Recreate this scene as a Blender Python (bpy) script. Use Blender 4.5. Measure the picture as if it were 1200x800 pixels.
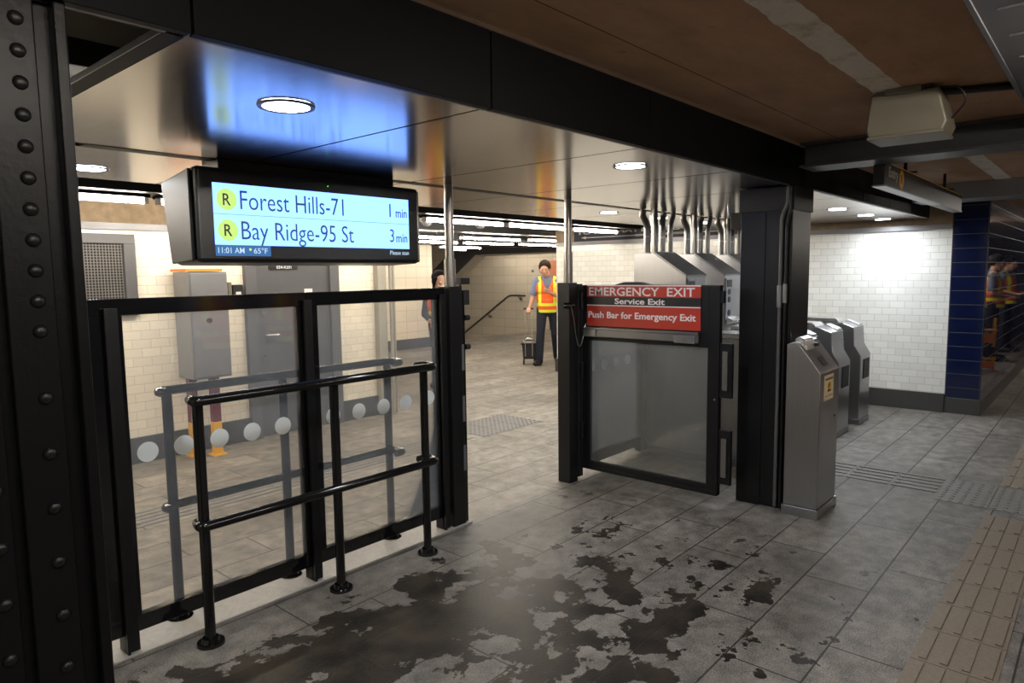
import bpy, bmesh, math, random
from mathutils import Vector, Matrix
random.seed(7)
S = bpy.context.scene
COL = S.collection
for o in list(bpy.data.objects): bpy.data.objects.remove(o)

# ------------------------------------------------------------------ camera, world, exposure
def cam_axes(yaw, pitch, roll):
    y, p, r = (math.radians(a) for a in (yaw, pitch, roll))
    f = Vector((math.cos(p)*math.cos(y), math.cos(p)*math.sin(y), math.sin(p)))
    rt = f.cross(Vector((0, 0, 1))).normalized(); up = rt.cross(f)
    return rt*math.cos(r)+up*math.sin(r), -rt*math.sin(r)+up*math.cos(r), f
R_, U_, F_ = cam_axes(41.286, -5.683, -0.734)
cd = bpy.data.cameras.new('camera'); cam = bpy.data.objects.new('camera', cd); COL.objects.link(cam)
m = Matrix.Identity(4)
for i in range(3): m[i][0], m[i][1], m[i][2] = R_[i], U_[i], -F_[i]
m.translation = Vector((0, 0, 1.57)); cam.matrix_world = m
cd.sensor_width = 36; cd.lens = 36*804.5/1200; cd.clip_start = .05; cd.clip_end = 100
S.camera = cam
S.view_settings.view_transform = 'Standard'; S.view_settings.look = 'None'
S.view_settings.gamma = 1; S.view_settings.use_curve_mapping = False
S.view_settings.exposure = 0.0
W = bpy.data.worlds.new('world'); S.world = W; W.use_nodes = True
W.node_tree.nodes['Background'].inputs[0].default_value = (1, .9, .78, 1)
W.node_tree.nodes['Background'].inputs[1].default_value = .02

LED_POWER, TUBE_EMIT, NEAR_TUBE_EMIT = 10.0, 125.0, 90.0

# ------------------------------------------------------------------ materials
def newmat(name):
    mt = bpy.data.materials.new(name); mt.use_nodes = True
    nt = mt.node_tree; return mt, nt, nt.nodes['Principled BSDF']
def sset(b, **k):
    names = dict(color='Base Color', rough='Roughness', metal='Metallic', emit='Emission Color', es='Emission Strength',
                 spec='Specular IOR Level', coat='Coat Weight', aniso='Anisotropic', sub='Subsurface Weight')
    for a, v in k.items():
        if a in ('color', 'emit') and len(v) == 3: v = (*v, 1)
        b.inputs[names[a]].default_value = v
def mathn(nt, op, a, b=None, c=None):
    n = nt.nodes.new('ShaderNodeMath'); n.operation = op
    for i, v in enumerate((a, b, c)):
        if v is None: continue
        if isinstance(v, (int, float)): n.inputs[i].default_value = v
        else: nt.links.new(v, n.inputs[i])
    return n.outputs[0]
def mixc(nt, f, a, b):
    n = nt.nodes.new('ShaderNodeMix'); n.data_type = 'RGBA'
    for s, v in ((0, f), (6, a), (7, b)):
        if isinstance(v, (int, float)): n.inputs[s].default_value = v
        elif isinstance(v, tuple): n.inputs[s].default_value = (*v, 1) if len(v) == 3 else v
        else: nt.links.new(v, n.inputs[s])
    return n.outputs[2]
def posn(nt):
    return nt.nodes.new('ShaderNodeNewGeometry').outputs['Position']
def noise(nt, vec, scale, detail=4, rough=.55, stretch=None):
    if stretch:
        vm = nt.nodes.new('ShaderNodeVectorMath'); vm.operation = 'MULTIPLY'; nt.links.new(vec, vm.inputs[0])
        vm.inputs[1].default_value = stretch; vec = vm.outputs[0]
    n = nt.nodes.new('ShaderNodeTexNoise'); nt.links.new(vec, n.inputs['Vector'])
    n.inputs['Scale'].default_value = scale; n.inputs['Detail'].default_value = detail; n.inputs['Roughness'].default_value = rough
    return n.outputs['Fac']
def ramp(nt, v, a, b):
    n = nt.nodes.new('ShaderNodeMapRange'); nt.links.new(v, n.inputs[0]); n.inputs[1].default_value = a; n.inputs[2].default_value = b
    n.clamp = True; return n.outputs[0]
def bump(nt, b, h, strength=.3, dist=.002):
    n = nt.nodes.new('ShaderNodeBump'); nt.links.new(h, n.inputs['Height']); n.inputs['Strength'].default_value = strength
    n.inputs['Distance'].default_value = dist; nt.links.new(n.outputs[0], b.inputs['Normal'])
def simple(name, color, rough=.5, metal=0, var=.12, nscale=6, bumps=0, stretch=None, **k):
    mt, nt, b = newmat(name); sset(b, color=color, rough=rough, metal=metal, **k)
    tc = nt.nodes.new('ShaderNodeTexCoord').outputs['Object']
    f = noise(nt, tc, nscale, 5, .6, stretch)
    c = mixc(nt, f, tuple(x*(1-var) for x in color), tuple(min(1, x*(1+var)) for x in color))
    nt.links.new(c, b.inputs['Base Color'])
    if bumps: bump(nt, b, f, bumps, .002)
    return mt
def tile_mat(name, axes, w, h, col, grout, rough=.15, offset=.5, mortar=.0035, var=.05, shift=(0, 0)):
    mt, nt, b = newmat(name)
    sp = nt.nodes.new('ShaderNodeSeparateXYZ'); nt.links.new(posn(nt), sp.inputs[0])
    cb = nt.nodes.new('ShaderNodeCombineXYZ')
    nt.links.new(mathn(nt, 'ADD', sp.outputs[axes[0]], 50+shift[0]), cb.inputs[0]); nt.links.new(mathn(nt, 'ADD', sp.outputs[axes[1]], shift[1]+10), cb.inputs[1])
    br = nt.nodes.new('ShaderNodeTexBrick'); nt.links.new(cb.outputs[0], br.inputs['Vector'])
    br.offset = offset; br.inputs['Scale'].default_value = 1; br.inputs['Brick Width'].default_value = w; br.inputs['Row Height'].default_value = h
    br.inputs['Mortar Size'].default_value = mortar; br.inputs['Mortar Smooth'].default_value = .2; br.inputs['Bias'].default_value = 0
    br.inputs['Color1'].default_value = (*[c*(1-var) for c in col], 1); br.inputs['Color2'].default_value = (*[min(1, c*(1+var)) for c in col], 1)
    br.inputs['Mortar'].default_value = (*grout, 1)
    nt.links.new(br.outputs['Color'], b.inputs['Base Color'])
    nt.links.new(mathn(nt, 'MULTIPLY_ADD', br.outputs['Fac'], .6, rough), b.inputs['Roughness'])
    wav = noise(nt, posn(nt), 9, 2)
    h_ = mathn(nt, 'MULTIPLY_ADD', wav, .4, mathn(nt, 'MULTIPLY', br.outputs['Fac'], -1.0))
    bump(nt, b, h_, .35, .0015)
    return mt
def emis(name, col, s):
    mt, nt, b = newmat(name); sset(b, color=(0, 0, 0), emit=col, es=s, rough=.4); return mt

X_, Y_, Z_ = 0, 1, 2
M = {}
M['white_tile_y'] = tile_mat('white_tile_y', (1, 2), .152, .0762, (.80, .80, .76), (.52, .51, .48), mortar=.0026)
M['white_tile_x'] = tile_mat('white_tile_x', (0, 2), .152, .0762, (.83, .77, .65), (.55, .50, .41), mortar=.0026)
M['cream_tile_x'] = tile_mat('cream_tile_x', (0, 2), .30, .23, (.76, .68, .56), (.38, .33, .27), offset=0)
M['cream_tile_y'] = tile_mat('cream_tile_y', (1, 2), .45, .25, (.76, .68, .55), (.35, .31, .26), offset=0)
M['blue_tile_y'] = tile_mat('blue_tile_y', (1, 2), .31, .149, (.006, .010, .042), (.045, .045, .042), rough=.07, offset=0, shift=(.13, 0))
M['blue_tile_x'] = tile_mat('blue_tile_x', (0, 2), .152, .149, (.006, .010, .042), (.045, .045, .042), rough=.03, offset=0)
M['blue_tile_x'].node_tree.nodes['Principled BSDF'].inputs['Specular IOR Level'].default_value = 1.0
M['base'] = simple('dark_base', (.05, .05, .048), .45, bumps=.2, nscale=20)
M['black'] = simple('black_paint', (.007, .007, .008), .36, spec=.35, nscale=14, bumps=.08)
M['black_matte'] = simple('black_matte', (.009, .009, .01), .5)
M['frame_black'] = simple('frame_black', (.006, .006, .007), .09, nscale=5)
M['fascia'] = simple('fascia_black', (.0035, .0035, .004), .45, spec=.06)
M['black_gloss'] = simple('black_gloss', (.006, .006, .006), .1)
M['rough_black'] = simple('rough_black', (.007, .007, .008), .32, nscale=60, bumps=.4, spec=.15)
M['screen_case'] = simple('screen_case', (.006, .007, .009), .3)
M['screen_side'] = simple('screen_side', (.012, .012, .014), .42, spec=.2)
M['steel'] = simple('brushed_steel', (.42, .42, .43), .3, metal=1, nscale=3, stretch=(60, 60, 1), bumps=.03, aniso=.4)
M['steel_dark'] = simple('steel_dark', (.28, .28, .29), .33, metal=1, nscale=3, stretch=(60, 60, 1))
M['steel_bright'] = simple('steel_bright', (.62, .62, .62), .26, metal=1)
M['pole'] = simple('pole_steel', (.33, .31, .29), .30, metal=1)
M['conduit_steel'] = simple('conduit_steel', (.20, .195, .19), .30, metal=1)
M['grey_metal'] = simple('grey_metal', (.20, .20, .21), .45, metal=.3)
M['grey_door'] = simple('grey_door', (.085, .085, .09), .4)
M['grey_frame'] = simple('grey_frame', (.10, .10, .105), .45)
M['mesh_grey'] = simple('mesh_grey', (.20, .19, .18), .5)
M['cabinet'] = simple('cabinet_grey', (.25, .25, .26), .38, metal=.5)
M['heater'] = simple('heater_case', (.15, .135, .10), .5)
M['beam'] = simple('beam_grey', (.05, .05, .055), .45, nscale=4)
M['beam_blk'] = simple('beam_black', (.006, .006, .0065), .5, spec=.2)
M['beam_dark'] = simple('beam_dark', (.014, .014, .016), .5)
M['concrete'] = simple('old_concrete', (.20, .145, .09), .85, var=.5, nscale=14, bumps=.6)
M['soffit'] = simple('pale_soffit', (.34, .32, .27), .8)
M['kerb'] = simple('granite_kerb', (.30, .285, .26), .5, var=.3, nscale=40, bumps=.1)
M['frost'] = simple('frosted_dot', (.62, .66, .66), .6)
M['red'] = simple('sign_red', (.42, .035, .018), .35)
M['signblack'] = simple('sign_black', (.012, .012, .013), .35)
M['white'] = simple('white_letter', (.72, .68, .70), .5)
M['cream_sticker'] = simple('sticker', (.78, .66, .45), .5)
M['yellow'] = simple('yellow_paint', (.75, .40, .02), .45)
M['yellow_card'] = simple('yellow_card', (.85, .5, .03), .5)
M['orange'] = simple('orange_board', (.75, .22, .03), .5)
M['maroon'] = simple('maroon_paint', (.14, .03, .05), .45)
M['orange_pink'] = simple('orange_panel', (.80, .30, .16), .5)
M['skin'] = simple('skin', (.46, .24, .16), .5, var=.04)
M['skin2'] = simple('skin2', (.52, .31, .23), .5, var=.04)
M['hair'] = simple('hair', (.008, .007, .006), .8, nscale=50, bumps=.2, spec=.15)
M['hair_brown'] = simple('hair_brown', (.022, .013, .008), .8, nscale=50, bumps=.2, spec=.15)
M['shirt'] = simple('blue_shirt', (.16, .19, .29), .8)
M['navy'] = simple('navy_cloth', (.012, .015, .03), .8)
M['navy2'] = simple('navy_shirt', (.02, .022, .035), .8)
M['shoe'] = simple('shoe', (.012, .009, .008), .5)
M['eye'] = simple('eye_dark', (.01, .008, .006), .3)
M['paper'] = simple('paper', (.6, .6, .58), .6)
M['led_frame'] = simple('led_frame', (.12, .12, .13), .4, metal=.5)
M['led'] = emis('led', (.86, .92, 1), 25)
M['tube'] = emis('tube', (1, .90, .76), TUBE_EMIT)
M['tube_near'] = emis('tube_near', (1, .91, .80), NEAR_TUBE_EMIT)
M['scr_bg'] = emis('screen_white', (.52, 1.08, 3.2), 1.0)
M['scr_blue'] = emis('screen_bar', (.03, .15, .40), 1.0)
M['scr_txt'] = emis('screen_text', (.02, .07, .30), .8)
M['scr_blk'] = emis('screen_dark', (.004, .005, .008), 1)
M['scr_wtxt'] = emis('screen_white_text', (.6, .8, 1), 1)
M['scr_bullet'] = emis('screen_bullet', (.62, .93, .22), 1)
M['scr_line'] = emis('screen_line', (.2, .55, .75), 1)
M['green_led'] = emis('green_led', (.1, 1, .1), 2)
M['amber'] = simple('amber_disc', (.62, .27, .01), .5)
M['dullwhite'] = simple('dull_letter', (.33, .31, .25), .6)

# canopy panels: glossy brushed stainless sheet
mt, nt, b = newmat('canopy_panel'); M['canopy'] = mt
sset(b, color=(.44, .41, .38), metal=1, rough=.17, aniso=.0)
f = noise(nt, posn(nt), 2.2, 3, .5, (40, 2, 1))
nt.links.new(mixc(nt, f, (.40, .37, .345), (.47, .44, .41)), b.inputs['Base Color'])
nt.links.new(mathn(nt, 'MULTIPLY_ADD', f, .05, .145), b.inputs['Roughness'])

# glass: pane plus veil; painted-in reflection on the clear glass, dirt on the gate glass
def glass(name, veil_or_dirt, dcol, tint=(.93, .93, .92)):
    mt = bpy.data.materials.new(name); mt.use_nodes = True; nt = mt.node_tree; nt.nodes.clear()
    out = nt.nodes.new('ShaderNodeOutputMaterial'); tr = nt.nodes.new('ShaderNodeBsdfTransparent'); tr.inputs[0].default_value = (*tint, 1)
    gl = nt.nodes.new('ShaderNodeBsdfGlossy'); gl.inputs['Roughness'].default_value = .03
    fr = nt.nodes.new('ShaderNodeFresnel'); fr.inputs[0].default_value = 1.45
    mx = nt.nodes.new('ShaderNodeMixShader'); nt.links.new(fr.outputs[0], mx.inputs[0]); nt.links.new(tr.outputs[0], mx.inputs[1]); nt.links.new(gl.outputs[0], mx.inputs[2])
    df = nt.nodes.new('ShaderNodeBsdfDiffuse'); df.inputs[0].default_value = (*dcol, 1)
    tl = nt.nodes.new('ShaderNodeBsdfTranslucent'); tl.inputs[0].default_value = (*dcol, 1)
    m0 = nt.nodes.new('ShaderNodeMixShader'); m0.inputs[0].default_value = .5; nt.links.new(df.outputs[0], m0.inputs[1]); nt.links.new(tl.outputs[0], m0.inputs[2])
    m2 = nt.nodes.new('ShaderNodeMixShader'); nt.links.new(mx.outputs[0], m2.inputs[1]); nt.links.new(m0.outputs[0], m2.inputs[2])
    n = noise(nt, posn(nt), 2.5, 4)
    nt.links.new(mathn(nt, 'MULTIPLY', mathn(nt, 'MULTIPLY_ADD', n, 1.2, .4), veil_or_dirt), m2.inputs[0])
    nt.links.new(m2.outputs[0], out.inputs[0]); return mt
M['glass'] = glass('clear_glass', .065, (.60, .70, .88), (.985, .97, .94))  # bluish diffuse veil stands in for the reflected platform
M['gate_glass'] = glass('dirty_glass', .15, (.60, .60, .57), (.88, .88, .87))

# hi-vis vest (stripes by object height)
def vest_mat(name, bands, vx):
    mt, nt, b = newmat(name); sset(b, rough=.75)
    sp = nt.nodes.new('ShaderNodeSeparateXYZ'); nt.links.new(nt.nodes.new('ShaderNodeTexCoord').outputs['Object'], sp.inputs[0])
    f = None
    for z0, z1 in bands:
        g = mathn(nt, 'MULTIPLY', mathn(nt, 'GREATER_THAN', sp.outputs[2], z0), mathn(nt, 'LESS_THAN', sp.outputs[2], z1))
        f = g if f is None else mathn(nt, 'MAXIMUM', f, g)
    ax = mathn(nt, 'ABSOLUTE', sp.outputs[0])
    g = mathn(nt, 'MULTIPLY', mathn(nt, 'GREATER_THAN', ax, vx), mathn(nt, 'LESS_THAN', ax, vx+.05))
    g = mathn(nt, 'MULTIPLY', g, mathn(nt, 'GREATER_THAN', sp.outputs[2], bands[0][0]))
    f = mathn(nt, 'MAXIMUM', f, g)
    nt.links.new(mixc(nt, f, (.85, .13, .015), (.80, .85, .05)), b.inputs['Base Color']); return mt
M['vest'] = vest_mat('vest', [(1.01, 1.06), (.90, .95)], .10)

# floor: granite pavers, old wet patches, dirt
def floor_material():
    mt, nt, b = newmat('granite_paving'); P = posn(nt)
    sp = nt.nodes.new('ShaderNodeSeparateXYZ'); nt.links.new(P, sp.inputs[0]); x, y = sp.outputs[0], sp.outputs[1]
    cb = nt.nodes.new('ShaderNodeCombineXYZ')
    nt.links.new(mathn(nt, 'ADD', x, 48.5-.98), cb.inputs[0]); nt.links.new(mathn(nt, 'ADD', y, 30.5-.82), cb.inputs[1])
    br = nt.nodes.new('ShaderNodeTexBrick'); nt.links.new(cb.outputs[0], br.inputs['Vector']); br.offset = .35; br.offset_frequency = 2
    for k, v in (('Scale', 1), ('Brick Width', .97), ('Row Height', .305), ('Mortar Size', .0045), ('Mortar Smooth', .2), ('Bias', 0)): br.inputs[k].default_value = v
    br.inputs['Color1'].default_value = (.135, .128, .118, 1); br.inputs['Color2'].default_value = (.185, .175, .160, 1); br.inputs['Mortar'].default_value = (.028, .023, .018, 1)
    fine = noise(nt, P, 140, 3, .7); mid = noise(nt, P, 9, 6, .65); big = noise(nt, P, 1.3, 4, .6)
    c = mixc(nt, ramp(nt, mathn(nt, 'ADD', mathn(nt, 'MULTIPLY', fine, .55), mathn(nt, 'MULTIPLY', mid, .45)), .40, .61), (0.42, .42, .42), (1.6, 1.6, 1.6))
    n = nt.nodes.new('ShaderNodeMix'); n.data_type = 'RGBA'; n.blend_type = 'MULTIPLY'; n.inputs[0].default_value = 1
    nt.links.new(br.outputs['Color'], n.inputs[6]); nt.links.new(c, n.inputs[7])
    c2 = n.outputs[2]
    n = nt.nodes.new('ShaderNodeMix'); n.data_type = 'RGBA'; n.blend_type = 'MULTIPLY'; n.inputs[0].default_value = 1
    nt.links.new(c2, n.inputs[6]); nt.links.new(mixc(nt, ramp(nt, big, .36, .64), (.78, .76, .73), (1.18, 1.17, 1.15)), n.inputs[7]); c2 = n.outputs[2]
    # mezzanine paving beyond the barrier is tinted lighter and warmer
    far = ramp(nt, y, 3.0, 3.02)
    n = nt.nodes.new('ShaderNodeMix'); n.data_type = 'RGBA'; n.blend_type = 'MULTIPLY'; nt.links.new(far, n.inputs[0])
    nt.links.new(c2, n.inputs[6]); n.inputs[7].default_value = (1.35, 1.29, 1.20, 1); c2 = n.outputs[2]
    # wet patches
    def band(v, c0, w): return mathn(nt, 'SUBTRACT', 1, mathn(nt, 'MULTIPLY', mathn(nt, 'ABSOLUTE', mathn(nt, 'SUBTRACT', v, c0)), 1/w))
    def clampmin(v, lo): return mathn(nt, 'MAXIMUM', v, lo)
    e1 = mathn(nt, 'MINIMUM', band(y, 2.28, .50), band(x, 1.75, 1.35))
    e2 = mathn(nt, 'MULTIPLY', mathn(nt, 'MINIMUM', band(y, 1.42, .16), band(x, 2.35, 1.1)), .75)
    e3 = mathn(nt, 'MULTIPLY', mathn(nt, 'MINIMUM', band(y, 1.75, .8), band(x, 2.35, 1.4)), .52)
    e = mathn(nt, 'MAXIMUM', clampmin(e1, -.12), mathn(nt, 'MAXIMUM', clampmin(e2, -.12), clampmin(e3, -.12)))
    n3 = noise(nt, P, 5.2, 8, .6)
    v = mathn(nt, 'ADD', mathn(nt, 'MULTIPLY', mathn(nt, 'SUBTRACT', n3, .5), 2.3), mathn(nt, 'MULTIPLY', e, .75))
    wet = ramp(nt, v, .250, .280)
    # stray spots
    n4 = noise(nt, P, 6.5, 3, .5); spot = ramp(nt, n4, .70, .715)
    near = mathn(nt, 'MULTIPLY', ramp(nt, y, 3.0, 2.9), mathn(nt, 'MAXIMUM', ramp(nt, x, 4.6, 3.6), .0))
    wet = mathn(nt, 'MULTIPLY', mathn(nt, 'MAXIMUM', wet, spot), near)
    wetcol = mixc(nt, ramp(nt, noise(nt, P, 5, 4), .4, .65), (.012, .011, .010), (.036, .029, .021))
    c3 = mixc(nt, wet, c2, wetcol); nt.links.new(c3, b.inputs['Base Color'])
    r = mathn(nt, 'MULTIPLY_ADD', mid, .25, .46)
    n = nt.nodes.new('ShaderNodeMix'); n.data_type = 'FLOAT'; nt.links.new(wet, n.inputs[0]); nt.links.new(r, n.inputs[2]); n.inputs[3].default_value = .40
    nt.links.new(n.outputs[0], b.inputs['Roughness'])
    nt.links.new(mathn(nt, 'MULTIPLY_ADD', wet, -.34, .5), b.inputs['Specular IOR Level'])
    rip = noise(nt, P, 85, 3, .6)
    h = mathn(nt, 'ADD', mathn(nt, 'MULTIPLY', br.outputs['Fac'], -1.2), mathn(nt, 'MULTIPLY', fine, .35))
    h = mathn(nt, 'ADD', h, mathn(nt, 'MULTIPLY', mathn(nt, 'MULTIPLY', rip, wet), 1.6))
    bump(nt, b, h, .5, .002)
    return mt
M['floor'] = floor_material()
def ceiling_material():
    mt, nt, b = newmat('stained_ceiling'); P = posn(nt); sset(b, rough=.85)
    sp = nt.nodes.new('ShaderNodeSeparateXYZ'); nt.links.new(P, sp.inputs[0]); y = sp.outputs[1]
    a = noise(nt, P, 2.2, 7, .65, (1, 2.2, 1)); c = noise(nt, P, 11, 6, .7)
    col = mixc(nt, ramp(nt, a, .3, .7), (.26, .15, .085), (.40, .235, .135))
    col = mixc(nt, ramp(nt, c, .62, .78), col, (.13, .08, .05))
    # pale scraped plaster strip
    wob = mathn(nt, 'MULTIPLY', mathn(nt, 'SUBTRACT', noise(nt, P, 7, 3), .5), .03)
    yy = mathn(nt, 'ADD', y, wob)
    s = mathn(nt, 'MULTIPLY', mathn(nt, 'GREATER_THAN', yy, .735), mathn(nt, 'LESS_THAN', yy, .850))
    pale = mixc(nt, ramp(nt, c, .5, .75), (.60, .56, .50), (.34, .26, .18))
    col = mixc(nt, s, col, pale)
    ln = mathn(nt, 'MULTIPLY', mathn(nt, 'GREATER_THAN', y, 1.282), mathn(nt, 'LESS_THAN', y, 1.288))
    col = mixc(nt, ln, col, (.05, .03, .02))
    nt.links.new(col, b.inputs['Base Color']); bump(nt, b, c, .5, .004); return mt
M['ceiling'] = ceiling_material()

# ------------------------------------------------------------------ geometry helpers
class MB:
    def __init__(s): s.bm = bmesh.new()
    def poly(s, pts):
        return s.bm.faces.new([s.bm.verts.new(p) for p in pts])
    def box(s, x0, x1, y0, y1, z0, z1):
        v = [s.bm.verts.new(p) for p in ((x0,y0,z0),(x1,y0,z0),(x1,y1,z0),(x0,y1,z0),(x0,y0,z1),(x1,y0,z1),(x1,y1,z1),(x0,y1,z1))]
        for f in ((3,2,1,0),(4,5,6,7),(0,1,5,4),(1,2,6,5),(2,3,7,6),(3,0,4,7)): s.bm.faces.new([v[i] for i in f])
        return s
    def prism(s, pts, axis, a0, a1):
        """pts 2-D in the two other axes (in axis order); extruded along axis."""
        def mk(p, a):
            q = list(p); q.insert(axis, a); return q
        A = [s.bm.verts.new(mk(p, a0)) for p in pts]; B = [s.bm.verts.new(mk(p, a1)) for p in pts]; n = len(pts)
        s.bm.faces.new(A); s.bm.faces.new(B[::-1])
        for i in range(n): s.bm.faces.new((A[i], B[i], B[(i+1) % n], A[(i+1) % n]))
        return s
    def ring(s, c, u, v, r, n): return [s.bm.verts.new(c + (u*math.cos(2*math.pi*i/n) + v*math.sin(2*math.pi*i/n))*r) for i in range(n)]
    def cyl(s, p0, p1, r, r1=None, n=20):
        p0, p1 = Vector(p0), Vector(p1); r1 = r if r1 is None else r1
        d = (p1-p0).normalized(); u = d.orthogonal().normalized(); v = d.cross(u)
        A = s.ring(p0, u, v, r, n); B = s.ring(p1, u, v, r1, n)
        s.bm.faces.new(A[::-1]); s.bm.faces.new(B)
        for i in range(n): s.bm.faces.new((A[i], A[(i+1) % n], B[(i+1) % n], B[i]))
        return s
    def tube(s, pts, r, n=14, rad=None, seg=6):
        P = [Vector(p) for p in pts]
        if rad:
            Q = [P[0]]
            for a, b, c in zip(P, P[1:], P[2:]):
                d1 = (a-b); d2 = (c-b); k = min(rad, d1.length*.49, d2.length*.49); s0 = b+d1.normalized()*k; s1 = b+d2.normalized()*k
                for i in range(seg+1):
                    t = i/seg; Q.append(s0*(1-t)**2 + b*2*t*(1-t) + s1*t*t)
            Q.append(P[-1]); P = Q
        rings = []; u = None
        for i, p in enumerate(P):
            d = ((P[min(i+1, len(P)-1)]-p).normalized() + (p-P[max(i-1, 0)]).normalized())
            d = d.normalized()
            u = d.orthogonal().normalized() if u is None else (u - d*u.dot(d)).normalized()
            rings.append(s.ring(p, u, d.cross(u), r, n))
        for A, B in zip(rings, rings[1:]):
            for i in range(n): s.bm.faces.new((A[i], A[(i+1) % n], B[(i+1) % n], B[i]))
        s.bm.faces.new(rings[0][::-1]); s.bm.faces.new(rings[-1]); return s
    def ball(s, c, r, sc=(1, 1, 1), n=16, rot=None):
        mm = Matrix.Translation(Vector(c)) @ (rot.to_4x4() if rot else Matrix.Identity(4)) @ Matrix.Diagonal((*[r*k for k in sc], 1))
        bmesh.ops.create_uvsphere(s.bm, u_segments=n, v_segments=max(6, n//2), radius=1, matrix=mm); return s
    def cap(s, p0, r0, p1, r1, n=14):
        s.cyl(p0, p1, r0, r1, n); s.ball(p0, r0*1.001, n=n); s.ball(p1, r1*1.001, n=n); return s
def finish(o, smooth=True, bevel=0):
    if smooth:
        for p in o.data.polygons: p.use_smooth = True
        o.data.set_sharp_from_angle(angle=math.radians(35))
    if bevel:
        md = o.modifiers.new('bevel', 'BEVEL'); md.width = bevel; md.segments = 2; md.limit_method = 'ANGLE'; md.angle_limit = math.radians(40); md.harden_normals = True
def rootof(p):
    while p.parent: p = p.parent
    return p
def base_of(bm):
    xs = [v.co for v in bm.verts]
    return Vector(((min(v.x for v in xs)+max(v.x for v in xs))/2, (min(v.y for v in xs)+max(v.y for v in xs))/2, min(v.z for v in xs)))
def put(name, mb, mat, parent=None, bevel=0, smooth=True, label=None, local=False, shift=None):
    """link one mesh; coordinates are world unless local. A child keeps its root's origin."""
    bm = mb.bm; bmesh.ops.recalc_face_normals(bm, faces=bm.faces)
    if parent is None: org = Vector((0, 0, 0)) if local else base_of(bm)
    else: org = Vector((0, 0, 0)) if local else rootof(parent).location.copy()
    if shift: org = org-Vector(shift)
    bmesh.ops.translate(bm, verts=bm.verts, vec=-org)
    me = bpy.data.meshes.new(name); bm.to_mesh(me); bm.free()
    if mat is not None: me.materials.append(M[mat] if isinstance(mat, str) else mat)
    o = bpy.data.objects.new(name, me); COL.objects.link(o)
    if parent is None: o.location = org
    else: o.parent = parent
    finish(o, smooth, bevel)
    if label: o['label'] = label
    return o
def thing(name, label, cat, loc, group=None, rz=0):
    o = bpy.data.objects.new(name, None); COL.objects.link(o); o.location = loc; o.rotation_euler = (0, 0, rz); o.empty_display_size = .1
    o['label'] = label; o['category'] = cat
    if group: o['group'] = group
    return o
def tag(o, label, cat, group=None):
    o['label'] = label; o['category'] = cat
    if group: o['group'] = group
    return o
def struct(name, mb, mat, parent=None, bevel=0, smooth=True):
    o = put(name, mb, mat, parent, bevel, smooth); o['kind'] = 'structure'; return o
def B(*a): return MB().box(*a)
def text_mb(txt, face, origin, w, h, bold=0.0, depth=.001):
    """letters fitted into w x h at origin (lower left as read). face: '-Y' or '-X'."""
    cu = bpy.data.curves.new('t', 'FONT'); cu.body = txt; cu.size = 1; cu.offset = bold; cu.extrude = 0; cu.resolution_u = 3
    ob = bpy.data.objects.new('t', cu); COL.objects.link(ob); bpy.context.view_layer.update()
    me = bpy.data.meshes.new_from_object(ob.evaluated_get(bpy.context.evaluated_depsgraph_get()))
    bpy.data.objects.remove(ob); bpy.data.curves.remove(cu)
    mb = MB(); mb.bm.from_mesh(me); bpy.data.meshes.remove(me)
    vs = mb.bm.verts; x0 = min(v.co.x for v in vs); x1 = max(v.co.x for v in vs); y0 = min(v.co.y for v in vs); y1 = max(v.co.y for v in vs)
    r = bmesh.ops.extrude_face_region(mb.bm, geom=mb.bm.faces[:]); 
    bmesh.ops.translate(mb.bm, verts=[g for g in r['geom'] if isinstance(g, bmesh.types.BMVert)], vec=(0, 0, 1))
    O = Vector(origin)
    for v in mb.bm.verts:
        a = (v.co.x-x0)/(x1-x0)*w; c = (v.co.y-y0)/(y1-y0)*h; d = v.co.z*depth
        v.co = O + (Vector((a, -d, c)) if face == '-Y' else Vector((-d, -a, c)))
    return mb
def disc_mb(c, r, axis, t, n=32):
    c = Vector(c); d = Vector((0, 0, 0)); d[axis] = t
    return MB().cyl(c, c+d, r, n=n)

# ------------------------------------------------------------------ THE SETTING
CZ = 2.10     # underside of the canopy
fl = MB(); fl.box(-4, 16.2, -4.5, 11.75, -.12, 0); fl.box(16.2, 22, -4.5, 1.03, -.12, 0); struct('floor', fl, 'floor', smooth=False)
struct('floor', B(-.5, 2.99, 2.975, 3.27, 0.0, .012), 'kerb', bevel=.004)     # pale granite strip under the barrier
c = MB(); c.box(-4, 22, -4.5, 1.62, 2.34, 2.5); struct('ceiling', c, 'ceiling', smooth=False)
c = MB(); c.box(-4, 16.2, 1.9, 16.5, 2.46, 2.6); struct('ceiling', c, 'soffit', smooth=False)
# wall along the left side of the mezzanine
lw = MB(); lw.box(-4, 4.74, 6.2, 6.5, 0, 1.965); struct('wall_left', lw, 'white_tile_x', smooth=False)
struct('wall_left_frieze', B(-4, 4.74, 6.19, 6.5, 2.02, 2.46), 'concrete')
struct('trim_1', B(-4, 4.75, 6.17, 6.5, 1.965, 2.02), 'grey_metal')
bs = MB(); bs.box(-4, 3.22, 6.17, 6.2, 0, .22); bs.box(4.26, 4.75, 6.17, 6.2, 0, .22); struct('baseboard_left', bs, 'base', bevel=.005)
struct('wall_pilaster', B(4.74, 4.86, 6.12, 6.5, 0, 2.46), 'soffit', bevel=.01)
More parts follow.
